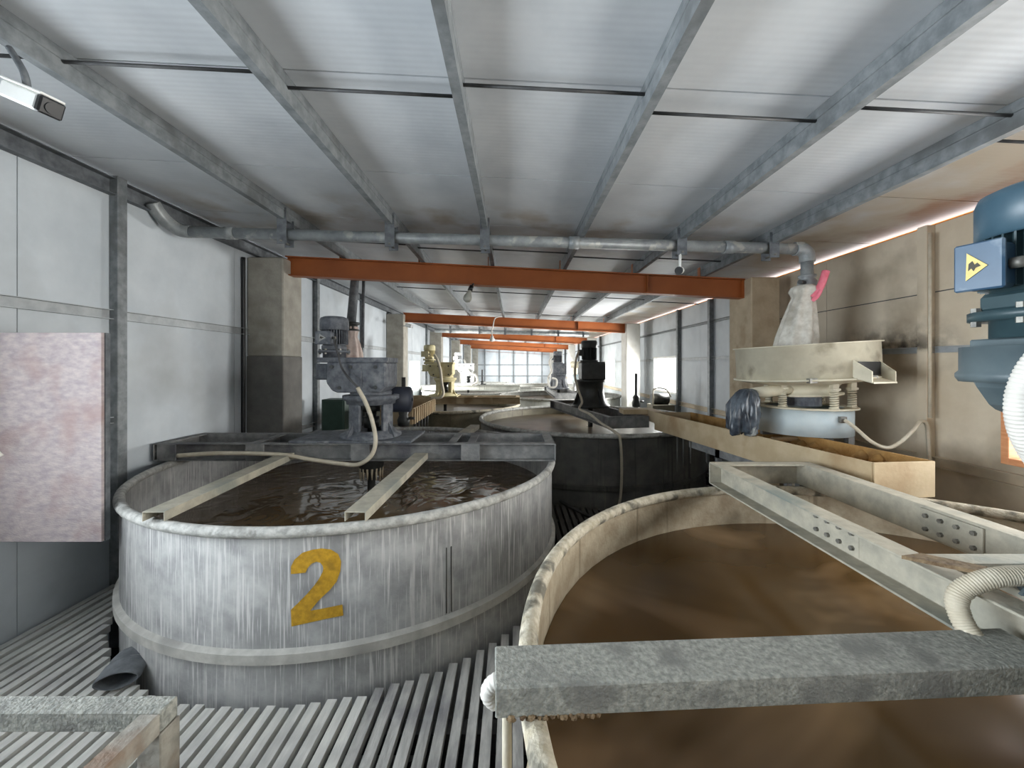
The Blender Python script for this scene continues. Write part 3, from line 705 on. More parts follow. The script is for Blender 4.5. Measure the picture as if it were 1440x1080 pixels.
    ap = math.radians(bpos); c = at(mx_,0,0.92)+Vector((math.cos(ap), math.sin(ap), 0))*0.145
    tb = MB().obox(c, ev, dv, Z, boxw-0.005, 0.03, 0.055).build('terminal_box', mbox, t, bevel=0.008)
    MB().obox(c+dv*0.034, ev, dv, Z, boxw, 0.006, 0.06).build('box_lid', mbox, tb, bevel=0.004)
    if warn:
        pl = c+dv*0.0415
        kw = boxw/0.083*0.9; P = [pl+ev*(-0.038*kw)+Z*0.036, pl+ev*(-0.042*kw)+Z*(-0.034), pl+ev*0.038*kw+Z*(-0.002)]
        wt = MB().add(P+[p+dv*0.0012 for p in P], [(2,1,0),(3,4,5),(0,1,4,3),(1,2,5,4),(2,0,3,5)]).build('warning_triangle', wmat or M_warn, tb)
        q = [pl+dv*0.0016+ev*u_*0.001*kw+Z*v_*0.001 for u_, v_ in ((-30,8),(-16,14),(-8,4),(2,8),(14,-1),(-4,-4),(-12,-12),(-20,-4),(-32,-10))]
        MB().add(q+[p+dv*0.0006 for p in q], [list(range(9)), list(range(9,18))[::-1]]).build('lightning_mark', M_mark, tb)
    MB().cyl(c+ev*(boxw-0.005), c+ev*(boxw+0.022), 0.014, n=10).build('cable_gland', M_bolt, tb)
    if blue:
        MB().lathe([(0.02,-0.12),(0.11,-0.12),(0.125,-0.08),(0.125,0.12),(0.02,0.14)], (0,0,0), 24).xf(Matrix.Translation(at(0.19,0.2,0.34)) @ Matrix.Rotation(PI/2,4,'Y')).build('blue_guard', M_blue, t)
    return t
A2 = agitator(-1.325, 3.715, 1.027, 'dust-covered dark grey agitator drive on the tank numbered 2', M_ag, M_ag, M_ag, M_ag, drips=True, wmat=M_warnd, bpos=-97, bnorm=-95, boxw=0.074)
A1 = agitator(1.68, 0.99, 1.027, 'blue-green agitator drive cut by the right edge, with a yellow warning triangle', M_aggr, M_aggr, M_agt, M_terml, cowl=M_agb, base_plate=(-0.22,0.35), gb=0.53, bpos=176, bnorm=197, boxw=0.045, lobe=(0.63,0.722), top=(-0.40,0.13), mplate=M_bridgw)
A4 = agitator(-1.50, 8.75, 1.027, 'beige dusty agitator drive behind tank number 2', M_agbe, M_agbe, M_agbe, M_agbe, base_plate=(-0.4,0.3), warn=False, blue=False)
A6 = agitator(-1.55, 13.65, 1.027, 'far white agitator drive on the third tank of the left row', M_agwh, M_agwh, M_agwh, M_agwh, base_plate=(-0.4,0.3), warn=False, blue=False)
def agitator_inline(cx, cy, z0, label, mm):
    t = thing('agitator_drive', (cx, cy, z0), label, 'agitator', 'agitator drives on the tank bridges')
    c = Vector((cx,cy,z0))
    MB().lathe([(0.02,0),(0.31,0),(0.31,0.03),(0.27,0.06),(0.235,0.14),(0.215,0.25),(0.21,0.40),(0.24,0.41),(0.24,0.44),(0.02,0.44)], c, 32).build('stand', mm, t)
    for q in range(4):
        a = q*PI/2+0.4; p = Vector((math.cos(a), math.sin(a), 0)); e = Vector((-p.y,p.x,0))*0.008
        pts = [c+p*0.22+Z*0.05, c+p*0.33+Z*0.05, c+p*0.22+Z*0.3]
        MB().add([v-e for v in pts]+[v+e for v in pts], [(0,1,2),(5,4,3),(0,3,4,1),(1,4,5,2),(2,5,3,0)]).build('gusset', mm, t)
    MB().box(cx-0.17,cx+0.21,cy-0.18,cy+0.18,z0+0.44,z0+0.73).build('gear_case', mm, t, bevel=0.02)
    MB().lathe([(0.02,0.73),(0.15,0.73),(0.15,0.76),(0.105,0.765),(0.105,0.98),(0.02,0.98)], c+Vector((-0.02,0,0)), 28).build('motor_body', mm, t)
    fn = MB()
    for i in range(28):
        a = 2*PI*i/28; u_ = Vector((math.cos(a), math.sin(a), 0)); fn.obox(c+Vector((-0.02,0,0.87))+u_*0.112, u_, (-u_.y,u_.x,0), Z, 0.012, 0.002, 0.1)
    fn.build('cooling_fins', mm, t)['kind'] = 'stuff'
    MB().lathe([(0.125,0.96),(0.13,0.965),(0.13,1.06),(0.11,1.08),(0.01,1.085)], c+Vector((-0.02,0,0)), 28).build('fan_cowl', mm, t)
    MB().box(cx-0.2,cx-0.11,cy-0.07,cy+0.07,z0+0.83,z0+0.93).build('terminal_box', mm, t, bevel=0.006)
    MB().lathe([(0.04,-0.7),(0.04,0.02)], c, 16).build('shaft', M_agd, t)
    return t
A3 = agitator_inline(1.26, 6.52, 1.027, 'black upright agitator drive on the dark tank', M_agd)
A5 = agitator_inline(1.30, 11.5, 1.027, 'far dark grey agitator drive on the third tank of the right row', M_ag)

# valve poles on the far rims
for (x, y, lab) in ((-1.50,5.44,'dark pole with valve body behind the agitator of tank 2'), (2.45,7.95,'dark pole with valve body right of the black agitator'),
                    (-1.62,10.42,'thin dark pole beside the beige agitator'), (-1.21,15.4,'far thin pole beside the white agitator')):
    t = thing('valve_pole', (x,y,-0.5), lab, 'valve pole', 'valve poles on the tanks')
    MB().cyl((x,y,-0.5),(x,y,1.54),0.028,n=12).build('pole', M_rod, t)
    MB().lathe([(0.03,0.86),(0.075,0.88),(0.085,0.96),(0.06,1.02),(0.07,1.06),(0.05,1.1),(0.03,1.11)], (x,y,0), 16).build('valve_body', M_agd, t)
    MB().cyl((x+0.05,y,0.98),(x+0.15,y,0.98),0.018,n=8).build('valve_lever', M_agd, t)

# ================================================================== LAUNDERS
def launder(name, A, B, C, D, z0, z1, label, m_out, m_in, ribs=0, drip=(), legs=()):
    """open trough; A-B inner-left wall line, C-D right wall line (near to far)"""
    A, B, C, D = [Vector((p[0],p[1],0)) for p in (A,B,C,D)]
    c = (A+B+C+D)/4
    t = thing(name, (c.x, c.y, z0), label, 'trough', 'open slurry troughs')
    def wall(p, q, nm, mm, off=0.016, za=z0, zt=z1):
        d = (q-p).normalized(); nn = Vector((-d.y,d.x,0))*off/2
        return MB().hexa([v+Z*za for v in (p-nn,q-nn,q+nn,p+nn)]+[v+Z*zt for v in (p-nn,q-nn,q+nn,p+nn)]).build(nm, mm, t, bevel=0.002)
    w1 = wall(A,B,'side_wall',m_out); wall(C,D,'side_wall',m_in); wall(A,C,'end_wall',m_out); wall(B,D,'end_wall',m_out)
    MB().hexa([v+Z*z0 for v in (A,C,D,B)]+[v+Z*(z0+0.012) for v in (A,C,D,B)]).build('bottom', m_in, t)
    return t, w1
LA, w1 = launder('slurry_launder', (2.22,2.46), (1.82,5.12), (2.64,2.50), (2.28,5.12), 0.876, 1.10, 'beige open trough beneath the sieve, linking the two right tanks', M_laund, M_ocher)
cr = MB()
for i in range(40):     # dried crust along the inside of the far wall
    f = 0.06+0.6*i/40; p = Vector((2.64,2.5,0)).lerp(Vector((2.28,5.12,0)), f); h = 0.95+0.09*random.random(); rr = random.uniform(0.03,0.055)
    cr.lathe([(0.004,h+rr*0.8),(rr*0.8,h+rr*0.3),(rr,h-rr*0.3),(rr*0.7,h-rr),(0.004,h-rr*1.2)], (p.x-0.012,p.y,0), 7)
cr.build('dried_crust', M_ocher, LA)['kind'] = 'stuff'
MB().cyl((2.30,3.55,1.04),(2.56,3.5,1.06),0.022,n=12).build('feed_stub', M_laund, LA)
MB().box(1.50,1.828,5.42,5.66,1.035,1.10).build('side_outlet', M_laund, LA, bevel=0.002)
MB().box(1.83,1.95,5.12,5.66,0.95,1.10).build('side_outlet', M_laund, LA, bevel=0.002)
for i, y in enumerate((4.62, 4.50, 4.36)):   # slurry icicles under the trough
    x = 2.22+(1.82-2.22)*(y-2.46)/(5.12-2.46)+0.01
    MB().cyl((x,y,0.885),(x-0.005,y,0.885-0.42+0.08*i),0.013,0.004,n=6).build('slurry_icicle', M_tand, LA)
MB().box(2.0,2.42,3.90,3.95,0.79,0.875).build('support_angle', M_bridge, LA)
for x in (2.02,2.4): MB().box(x-0.02,x+0.02,3.90,3.95,-0.5,0.875).build('leg', M_bridge, LA)
for x in (2.14,2.52): MB().box(x-0.02,x+0.02,2.95,3.0,-0.5,0.875).build('leg', M_bridge, LA)
MB().hexa([(2.17,2.9,0.80),(2.21,2.9,0.80),(1.98,4.4,0.80),(1.94,4.4,0.80),(2.17,2.9,0.872),(2.21,2.9,0.872),(1.98,4.4,0.872),(1.94,4.4,0.872)]).build('bearer', M_bridge, LA)
LB, w1 = launder('slurry_launder', (-1.40,5.51), (-1.43,7.2), (-1.83,5.51), (-1.87,7.2), 0.885, 1.10, 'tan ribbed open trough between tank 2 and the olive tank', M_laund, M_ocher)
for i in range(12):
    y = 5.56+i*0.14; x = -1.40-0.03*(y-5.51)/1.69+0.008
    MB().box(x, x+0.025, y-0.02, y+0.02, 0.885, 1.098).build('rib', M_laund, LB)
for i in range(5):
    y = 5.6+i*0.2; MB().cyl((-1.385,y,0.89),(-1.385,y,0.60+0.06*(i%3)),0.024,0.006,n=6).build('slurry_icicle', M_rod, LB)

# ================================================================== VIBRATING SIEVE
sx, sy = 2.615, 3.60
SV = thing('vibrating_sieve', (sx,sy,-0.5), 'cream round vibrating sieve on a pale blue drum beside the right wall', 'sieve')
MB().lathe([(0.345,1.108),(0.36,1.108),(0.36,1.33),(0.345,1.33)], (sx,sy,0), 48, closed=True).build('base_drum', M_drum, SV)
MB().lathe([(0.30,1.33),(0.395,1.33),(0.395,1.342),(0.30,1.342)], (sx,sy,0), 48, closed=True).build('drum_flange', M_cream, SV)
for (x,y) in ((sx+0.33,sy+0.12),(sx+0.1,sy+0.34),(sx+0.2,sy-0.26)): MB().box(x-0.025,x+0.025,y-0.025,y+0.025,-0.5,1.11).build('leg', M_bridge, SV)
MB().box(sx-0.3,sx+0.36,sy+0.1,sy+0.14,1.06,1.108).build('support_bar', M_bridge, SV)
TL = Matrix.Translation((sx,sy,1.74)) @ Matrix.Rotation(math.radians(-3.2),4,'Y') @ Matrix.Translation((-sx,-sy,-1.74))
MB().lathe([(0.53,1.60),(0.53,1.876),(0.548,1.876),(0.548,1.886),(0.52,1.886),(0.52,1.62),(0.52,1.60)], (sx,sy,0), 64, closed=True).xf(TL).build('screen_pan', M_cream, SV)
MB().lathe([(0.555,1.588),(0.555,1.602),(0.50,1.602),(0.50,1.588)], (sx,sy,0), 64, closed=True).xf(TL).build('pan_flange', M_cream, SV)
MB().lathe([(0.545,1.588),(0.42,1.555),(0.27,1.535),(0.24,1.50),(0.24,1.46),(0.28,1.455),(0.28,1.44),(0.02,1.44)], (sx,sy,0), 48).xf(TL).build('lower_cone', M_cream, SV)
MB().lathe([(0.515,1.72),(0.02,1.725)], (sx,sy,0), 32).xf(TL).build('screen_mesh', M_bridge, SV)
MB().lathe([(0.02,1.342),(0.14,1.342),(0.14,1.44),(0.02,1.44)], (sx,sy,0), 12, smooth=False).build('vibration_motor', M_ag, SV)
for i,(x,y) in enumerate(((sx-0.27,sy-0.13),(sx+0.015,sy-0.335),(sx+0.285,sy-0.19),(sx-0.1,sy+0.32),(sx+0.28,sy+0.15))):
    pts = [(x+0.026*math.cos(q*PI/4), y+0.026*math.sin(q*PI/4), 1.345+0.15*q/64) for q in range(65)]
    sp = MB().tube(pts, 0.0075, n=6, sub=1).build('spring', M_cream, SV)
    MB().box(x-0.032,x+0.032,y-0.03,y+0.03,1.495,1.512).build('spring_seat', M_cream, SV)
    MB().box(x-0.026,x+0.026,y-0.022,y+0.022,1.512,1.585).build('spring_bracket', M_cream, SV, bevel=0.004)
    MB().lathe([(0.005,1.342),(0.036,1.342),(0.036,1.352),(0.005,1.352)], (x,y,0), 12).build('spring_seat', M_cream, SV)
for a in (-1.25,-2.1,-0.4): # pan clamps
    x, y = sx+0.53*math.cos(a), sy+0.53*math.sin(a); MB().box(x-0.03,x+0.03,y-0.02,y+0.02,1.575,1.612).xf(TL).build('clamp', M_bolt, SV)
# discharge chute (front right), open end
aa = math.radians(-74); dv = Vector((math.cos(aa), math.sin(aa), 0)); ev = Vector((-dv.y, dv.x, 0)); c = Vector((sx,sy,0))
def chp(a, b, z): return c+dv*a+ev*b+Z*z
for s in (-1,1):
    b0, b1 = s*0.14, s*0.125
    MB().hexa([chp(0.50,b0-.005,1.615),chp(0.63,b1-.005,1.575),chp(0.63,b1+.005,1.575),chp(0.50,b0+.005,1.615),
               chp(0.50,b0-.005,1.75),chp(0.63,b1-.005,1.655),chp(0.63,b1+.005,1.655),chp(0.50,b0+.005,1.75)]).build('chute_side', M_cream, SV)
MB().hexa([chp(0.50,-.14,1.605),chp(0.64,-.125,1.565),chp(0.64,.125,1.565),chp(0.50,.14,1.605),chp(0.50,-.14,1.617),chp(0.64,-.125,1.577),chp(0.64,.125,1.577),chp(0.50,.14,1.617)]).build('chute_floor', M_cream, SV)
MB().hexa([chp(0.526,-.12,1.625),chp(0.534,-.12,1.625),chp(0.534,.12,1.625),chp(0.526,.12,1.625),chp(0.526,-.12,1.73),chp(0.534,-.12,1.73),chp(0.534,.12,1.73),chp(0.526,.12,1.73)]).build('chute_shade_plate', M_black, SV)  # black plate stands in for the shade inside the chute
# oversize outlet arm on the left with a plastic bag over its end
MB().cyl((sx-0.2,sy-0.1,1.50),(2.06,3.45,1.455),0.05,n=16).build('outlet_arm', M_cream, SV)
MB().box(2.645,2.695,3.215,3.25,1.235,1.285).build('cable_gland', M_bolt, SV)
pb = MB().lathe([(0.03,1.50),(0.06,1.49),(0.085,1.46),(0.105,1.41),(0.115,1.35),(0.118,1.28),(0.11,1.20),(0.10,1.13),(0.085,1.115),(0.02,1.12)], (1.975,3.44,0), 72)
for v in pb.v:      # sag, pleats and creases
    a = math.atan2(v.y-3.44, v.x-1.975); q = (1.5-v.z)/0.38
    k_ = 1+0.22*q*math.sin(5*a+3.1*q)+0.10*math.sin(11*a-6*q+1)*min(1,q*3)+0.06*math.sin(19*a+9*q)
    v.x = 1.975+(v.x-1.975)*k_+0.05*(1-q)*(1-q); v.y = 3.44+(v.y-3.44)*k_; v.z += 0.02*math.sin(3*a+1)*q
pb = pb.build('plastic_bag', M_bag)
tag(pb, 'dark crumpled plastic bag tied over the sieve outlet arm', 'bag')
# cable of the sieve
hc = MB().tube([(2.67,3.21,1.26),(2.70,3.15,1.21),(2.77,3.08,1.11),(2.86,3.05,1.07),(2.97,3.06,1.11),(3.08,3.07,1.20),(3.19,3.12,1.26),(3.245,3.125,1.23),(3.26,3.125,1.05),(3.265,3.12,0.9)], 0.014, n=8).build('sieve_cable', M_hose)
tag(hc, 'white cable looping from the sieve drum to the wall post', 'cable')
hc = MB().tube([(3.265,3.12,1.29),(3.265,3.12,2.0),(3.265,3.12,2.74)], 0.012, n=8, sub=1).build('conduit', M_hose)
tag(hc, 'thin conduit running up the right wall post', 'conduit')

# ================================================================== OVERHEAD PIPES
def zp(x): return 2.825-0.028*x
OP = thing('overhead_pipe', (0,3.6,zp(0)), 'grey pipe hung under the roof in front of the first orange beam', 'pipe')
MB().cyl((-2.93,3.6,zp(-2.93)),(2.56,3.6,zp(2.56)),0.05,n=20).build('pipe_run', M_pipe, OP)
MB().tube([(-2.92,3.6,zp(-2.93)),(-3.0,3.58,zp(-2.93)+0.01),(-3.06,3.52,zp(-2.93)+0.06),(-3.09,3.46,zp(-2.93)+0.13),(-3.10,3.42,zp(-2.93)+0.19)], 0.055, n=16).build('end_elbow', M_pipe, OP)
MB().tube([(2.54,3.6,zp(2.54)),(2.60,3.6,zp(2.54)-0.002),(2.65,3.6,zp(2.54)-0.045),(2.655,3.6,zp(2.54)-0.12)], 0.062, n=16).build('drop_elbow', M_pipe, OP)
MB().cyl((2.655,3.6,2.66),(2.655,3.6,2.34),0.05,n=18).build('drop_pipe', M_pipe, OP)
vb = MB().lathe([(0.03,2.36),(0.07,2.36),(0.07,2.38),(0.055,2.385),(0.075,2.42),(0.075,2.46),(0.055,2.49),(0.07,2.495),(0.07,2.515),(0.03,2.515)], (2.655,3.6,0), 20).build('valve', M_pipe, OP)
MB().cyl((2.60,3.56,2.44),(2.53,3.52,2.44),0.02,n=8).build('valve_stem', M_agd, vb)
for x in (-2.6, 0.5, 1.9): MB().cyl((x,3.6,zp(x)),(x+0.09,3.6,zp(x+0.09)),0.057,n=20).build('coupling', M_pipe, OP)
for x in PUR:
    if x == 0.60: continue
    xx = x+0.02
    h_ = MB().box(xx-0.042,xx+0.042,3.535,3.543,zp(xx)-0.10,zc(xx)-0.03).build('hanger', M_steeld, OP)
    MB().box(xx-0.042,xx+0.042,3.657,3.665,zp(xx)-0.10,zc(xx)-0.11).build('hanger', M_steeld, OP)
    MB().cyl((xx,3.52,zp(xx)-0.075),(xx,3.68,zp(xx)-0.075),0.009,n=8).build('hanger_bolt', M_bolt, OP)
OP2 = thing('overhead_pipe', (0,13.2,2.85), 'far grey pipe hung under the roof behind the second orange beam', 'pipe')
MB().cyl((-2.6,13.2,2.86),(2.5,13.2,2.73),0.07,n=14).build('pipe_run', M_pipe, OP2)
for x in PUR: MB().box(x-0.03,x+0.03,13.12,13.14,zp(x)-0.12,zc(x)-0.03).build('hanger', M_steeld, OP2)
# filter bag on the drop pipe
fb_ = thing('filter_bag', (2.655,3.6,1.80), 'white cloth filter bag hanging from the drop pipe into the sieve', 'filter bag')
MB().lathe([(0.068,2.42),(0.10,2.40),(0.115,2.36),(0.085,2.31),(0.10,2.25),(0.13,2.10),(0.155,1.95),(0.165,1.80)], (2.60,3.58,0), 64, fold=(9,0.07,[0.2,1,1,0.5,0.7,1,1,1])).xf(Matrix.Translation((2.62,0,2.42)) @ Matrix(((1,0,0.16,0),(0,1,0,0),(0,0,1,0),(0,0,0,1))) @ Matrix.Translation((-2.60,0,-2.42))).build('cloth', M_cloth, fb_)
rb = MB()
rb.tube([(2.63,3.50,2.30),(2.66,3.47,2.36),(2.69,3.46,2.44),(2.715,3.46,2.52)], 0.03, n=8)
rb.build('pink_tie', M_pink, fb_)
MB().tube([(2.62,3.49,2.27),(2.64,3.46,2.30),(2.66,3.45,2.35)], 0.018, n=8).build('pink_tie', M_pink, fb_)
# drop pipe with pink cloth behind the agitator of tank 2
DP = thing('drop_pipe', (-2.22,5.55,1.75), 'dark steel drop pipe left of the first beam, above tank 2', 'pipe')
MB().cyl((-2.19,5.55,3.12),(-2.26,5.55,2.30),0.055,0.062,n=16).build('pipe_run', M_steeld, DP)
MB().cyl((-2.11,5.62,3.12),(-2.13,5.62,1.95),0.022,n=10).build('side_pipe', M_steeld, DP)
MB().lathe([(0.04,2.18),(0.10,2.18),(0.10,2.20),(0.075,2.21),(0.075,2.26),(0.10,2.27),(0.10,2.30),(0.04,2.30)], (-2.25,5.55,0), 18).build('flange', M_agd, DP)
o = MB().lathe([(0.07,2.24),(0.075,2.18),(0.06,2.10),(0.10,2.0),(0.125,1.88),(0.14,1.74)], (-2.24,5.55,0), 48, fold=(8,0.09)).build('filter_bag', M_clothp)
tag(o, 'pinkish cloth filter bag hanging behind the dusty motor of tank 2', 'filter bag')

# ================================================================== SMALL THINGS
# security cameras
c0 = thing('security_camera', (-2.2,1.62,2.7), 'white bullet security camera under the roof at the upper left corner', 'camera')
A_ = Vector((-1.935,1.59,2.765)); dv = Vector((0.25,-0.06,-0.115)).normalized(); ev = dv.cross(Z).normalized(); uv = ev.cross(dv)
MB().obox(A_, dv, ev, uv, 0.115, 0.034, 0.032).build('housing', M_white, c0, bevel=0.008)
MB().obox(A_+uv*0.038+dv*0.01, dv, ev, uv, 0.125, 0.038, 0.005).build('sun_shield', M_white, c0, bevel=0.003)
MB().obox(A_+dv*0.132, dv, ev, uv, 0.014, 0.037, 0.033).build('lens_front', M_black, c0, bevel=0.006)
MB().cyl(A_+dv*0.14, A_+dv*0.152, 0.022, n=16).build('lens', M_black, c0)
MB().tube([A_-dv*0.02+uv*0.03, A_-dv*0.03+uv*0.09+ev*0.02, Vector((-2.05,1.62,2.99))], 0.012, n=8).build('bracket', M_steeld, c0)
c1 = thing('security_camera', (1.47,3.55,2.62), 'small white security camera hanging below the overhead pipe', 'camera')
A_ = Vector((1.46,3.50,2.535)); dv = Vector((-0.45,-0.8,-0.2)).normalized(); ev = dv.cross(Z).normalized(); uv = ev.cross(dv)
MB().cyl(A_-dv*0.07, A_+dv*0.04, 0.032, n=16).build('housing', M_white, c1)
MB().cyl(A_+dv*0.04, A_+dv*0.055, 0.034, n=16).build('lens_front', M_black, c1)
MB().tube([A_-dv*0.03+Z*0.02, A_-dv*0.035+Z*0.1, Vector((1.50,3.58,2.77))], 0.012, n=8).build('bracket', M_white, c1)
c2 = thing('security_camera', (-2.55,9.7,2.6), 'far white security camera on the second left pillar', 'camera')
A_ = Vector((-2.52,9.62,2.66)); dv = Vector((0.7,-0.6,-0.2)).normalized(); ev = dv.cross(Z).normalized(); uv = ev.cross(dv)
MB().obox(A_, dv, ev, uv, 0.1, 0.04, 0.04).build('housing', M_white, c2, bevel=0.005); MB().obox(A_+dv*0.1, dv, ev, uv, 0.01, 0.035, 0.035).build('lens_front', M_black, c2)
MB().cyl(A_-dv*0.05, Vector((-2.735,9.85,2.68)), 0.012, n=8).build('bracket', M_white, c2)
# hanging bulbs
hb = thing('hanging_bulb', (-0.52,4.72,2.45), 'clear light bulb in a black holder under the nearest orange beam', 'light bulb')
MB().tube([(-0.485,4.84,2.69),(-0.485,4.78,2.675),(-0.49,4.73,2.65),(-0.50,4.72,2.63)], 0.012, n=8).build('cord', M_black, hb)
MB().cyl((-0.495,4.725,2.645),(-0.515,4.715,2.585),0.026,0.03,n=14).build('holder', M_black, hb)
Rb = Matrix.Translation((-0.515,4.715,2.59)) @ Matrix.Rotation(math.radians(17),4,'Y')
MB().lathe([(0.02,0.0),(0.026,-0.03),(0.048,-0.075),(0.052,-0.105),(0.04,-0.135),(0.005,-0.15)], (0,0,0), 20).xf(Rb).build('bulb', M_glassb, hb)
hb = thing('hanging_bulb', (-0.5,9.75,2.3), 'white lamp holder on a twisted cord under the second orange beam', 'light bulb')
MB().tube([(-0.26,9.85,2.925),(-0.42,9.78,2.88),(-0.47,9.72,2.8),(-0.50,9.72,2.65),(-0.53,9.72,2.55),(-0.52,9.72,2.42)], 0.014, n=8).build('cord', M_hosew, hb)
MB().lathe([(0.01,2.42),(0.035,2.42),(0.04,2.37),(0.075,2.34),(0.07,2.30),(0.01,2.28)], (-0.52,9.72,0), 16).build('holder', M_white, hb)
# board standing out from the left wall
bd = thing('stained_board', (-2.77,2.33,0.672), 'pinkish stained board standing out from the left wall near the window', 'board')
MB().box(XL+0.002,-2.40,2.32,2.338,0.672,1.892).build('panel', M_board, bd, bevel=0.002)
MB().box(-2.412,-2.395,2.3385,2.366,0.672,1.892).build('edge_batten', M_steeld, bd)
MB().box(XL+0.002,-2.42,2.3385,2.366,1.26,1.31).build('back_bracket', M_steel, bd)
o = MB().tube([(-3.05,2.22,1.31),(-2.98,2.22,1.29),(-2.92,2.22,1.25),(-2.88,2.24,1.19)], 0.011, n=8).build('cable', M_hosew); 
tag(o, 'short white cable end in front of the pinkish board', 'cable')
# railing in the near left corner
rl = thing('railing', (-0.95,1.0,0), 'grimy grey angle-steel railing corner at the lower left', 'railing')
zt = 0.79
MB().box(-2.6,-0.925,1.045,1.10,zt-0.055,zt).build('top_rail', M_beamn, rl, bevel=0.004)
MB().box(-0.98,-0.925,-0.3,1.045,zt-0.058,zt-0.002).build('top_rail', M_grime, rl, bevel=0.004)
MB().box(-0.985,-0.922,1.04,1.103,0.0,zt-0.056).build('post', M_grime, rl, bevel=0.003)
MB().box(-2.6,-2.54,1.045,1.10,0.0,zt-0.056).build('post', M_grime, rl, bevel=0.003)
MB().box(-0.985,-0.925,-0.3,-0.24,0.0,zt-0.06).build('post', M_grime, rl, bevel=0.003)
# glove lying on the slats
gl = thing('work_glove', (-2.05,2.27,0.0), 'grey rubber glove cuff lying on the slats left of tank 2', 'glove')
gx, gy = -2.12, 2.20
MB().lathe([(0.085,0.0),(0.088,0.12),(0.082,0.14),(0.078,0.135),(0.075,0.01)], (0,0,0), 28, fold=(2,0.12)).xf(Matrix.Translation((gx+0.02,gy-0.06,0.058)) @ Matrix.Rotation(0.45,4,'Z') @ Matrix.Rotation(PI/2,4,'X') @ Matrix.Scale(0.55,4,(0,1,0)) @ Matrix.Translation((0,0,-0.06))).build('cuff', M_glove, gl)
hd = MB().lathe([(0.085,0.0),(0.088,-0.05),(0.078,-0.095),(0.05,-0.12),(0.005,-0.13)], (0,0,0), 20).xf(Matrix.Translation((gx+0.02,gy-0.06,0.058)) @ Matrix.Rotation(0.45,4,'Z') @ Matrix.Rotation(PI/2,4,'X') @ Matrix.Scale(0.5,4,(0,1,0)) @ Matrix.Translation((0,0,-0.06)))
hd.build('palm', M_glove, gl)
# hoses
def hose(name, pts, r, label, m=M_hose, ribs=None, n=10, cat='hose'):
    return tag(MB().tube(pts, r, n=n, ribs=ribs).build(name, m), label, cat)
hose('motor_cable_hose', [(-1.335,3.41,1.51),(-1.26,3.40,1.38),(-1.20,3.39,1.22),(-1.17,3.38,1.06),(-1.20,3.36,0.94),(-1.31,3.36,0.865),(-1.46,3.36,0.872),(-1.72,3.37,0.905),(-2.0,3.38,0.945),(-2.5,3.38,0.955),(-2.85,3.38,0.935)], 0.018, 'pale hose drooping from the dusty gear case along the front of the tank 2 bridge')
hose('motor_cable', [(-1.595,3.545,1.945),(-1.57,3.50,1.90),(-1.535,3.49,1.79),(-1.50,3.47,1.69),(-1.43,3.44,1.60),(-1.335,3.41,1.515)], 0.009, 'thin dark cable from the dusty motor of tank 2 into the pale hose', M_rod, cat='cable')
hose('corrugated_hose', [(1.60,0.72,1.95),(1.45,0.74,1.90),(1.31,0.83,1.81),(1.205,0.885,1.74),(1.165,0.905,1.66),(1.17,0.915,1.57),(1.22,0.92,1.48),(1.33,0.93,1.38),(1.48,0.95,1.20)], 0.027, 'thick white corrugated hose in front of the blue-green gear case', M_hosew, ribs=0.009, n=14)
hose('corrugated_hose', [(1.66,1.10,1.115),(1.50,1.13,1.105),(1.38,1.15,1.085),(1.31,1.17,1.03),(1.295,1.15,0.965),(1.31,1.10,0.90),(1.335,1.06,0.86)], 0.026, 'beige corrugated hose looping down over the near right bridge', M_hose, ribs=0.007, n=14)
hose('thin_wire', [(1.50,1.12,1.08),(1.47,1.08,1.06),(1.47,1.05,1.04),(1.50,1.02,1.03)], 0.007, 'thin beige wire beside the looping hose on the near right bridge', cat='wire')
hose('outlet_hose', [(0.20,1.012,0.908),(0.05,1.005,0.908),(-0.03,1.0,0.908),(-0.055,1.0,0.895),(-0.062,1.0,0.876),(-0.048,1.005,0.855),(-0.025,1.02,0.84),(-0.014,1.04,0.80)], 0.021, 'white ribbed hose end bulging out of the left end of the speckled channel beam', M_hosew, ribs=0.009, n=14)
hose('drain_pipe', [(-0.016,0.985,0.875),(-0.016,0.975,0.5),(-0.016,0.975,0.0)], 0.012, 'thin pale pipe standing outside the near right tank', cat='pipe')
hose('motor_cable_hose', [(1.06,6.45,1.93),(1.0,6.35,1.8),(0.97,6.28,1.55),(1.0,6.2,1.35),(1.05,6.1,1.15),(0.98,5.9,1.06),(1.05,5.5,1.03),(1.14,5.2,0.95),(1.25,4.83,0.88),(1.275,4.75,0.80),(1.29,4.745,0.5),(1.28,4.74,0.2),(1.25,4.72,0.03)], 0.017, 'pale cable running off the black agitator and down the dark tank')
hose('motor_cable_hose', [(-1.70,8.58,1.93),(-1.62,8.52,1.8),(-1.56,8.5,1.6),(-1.52,8.47,1.3),(-1.49,8.47,1.12),(-1.55,8.46,1.02),(-1.75,8.47,1.0)], 0.03, 'cream hose hanging down the beige agitator')
hose('motor_cable_hose', [(1.12,11.4,1.95),(1.02,11.3,1.8),(1.08,11.25,1.55),(0.98,11.2,1.35),(1.02,11.15,1.1),(1.18,11.1,1.12),(1.2,11.1,1.3),(1.08,11.1,1.35)], 0.03, 'white coiled hose on the far dark grey agitator', M_hosew)
hose('motor_cable_hose', [(-1.7,13.7,1.9),(-1.55,13.5,1.6),(-1.45,13.4,1.45),(-1.25,13.35,1.35),(-1.22,13.35,1.15),(-1.4,13.3,1.05)], 0.035, 'white hose on the far white agitator', M_hosew)
hose('floor_hose', [(0.37,5.4,0.02),(0.55,5.0,0.02),(0.75,4.6,0.02),(1.0,4.2,0.02)], 0.018, 'grey hose lying across the dark slats between the tanks', M_rod)
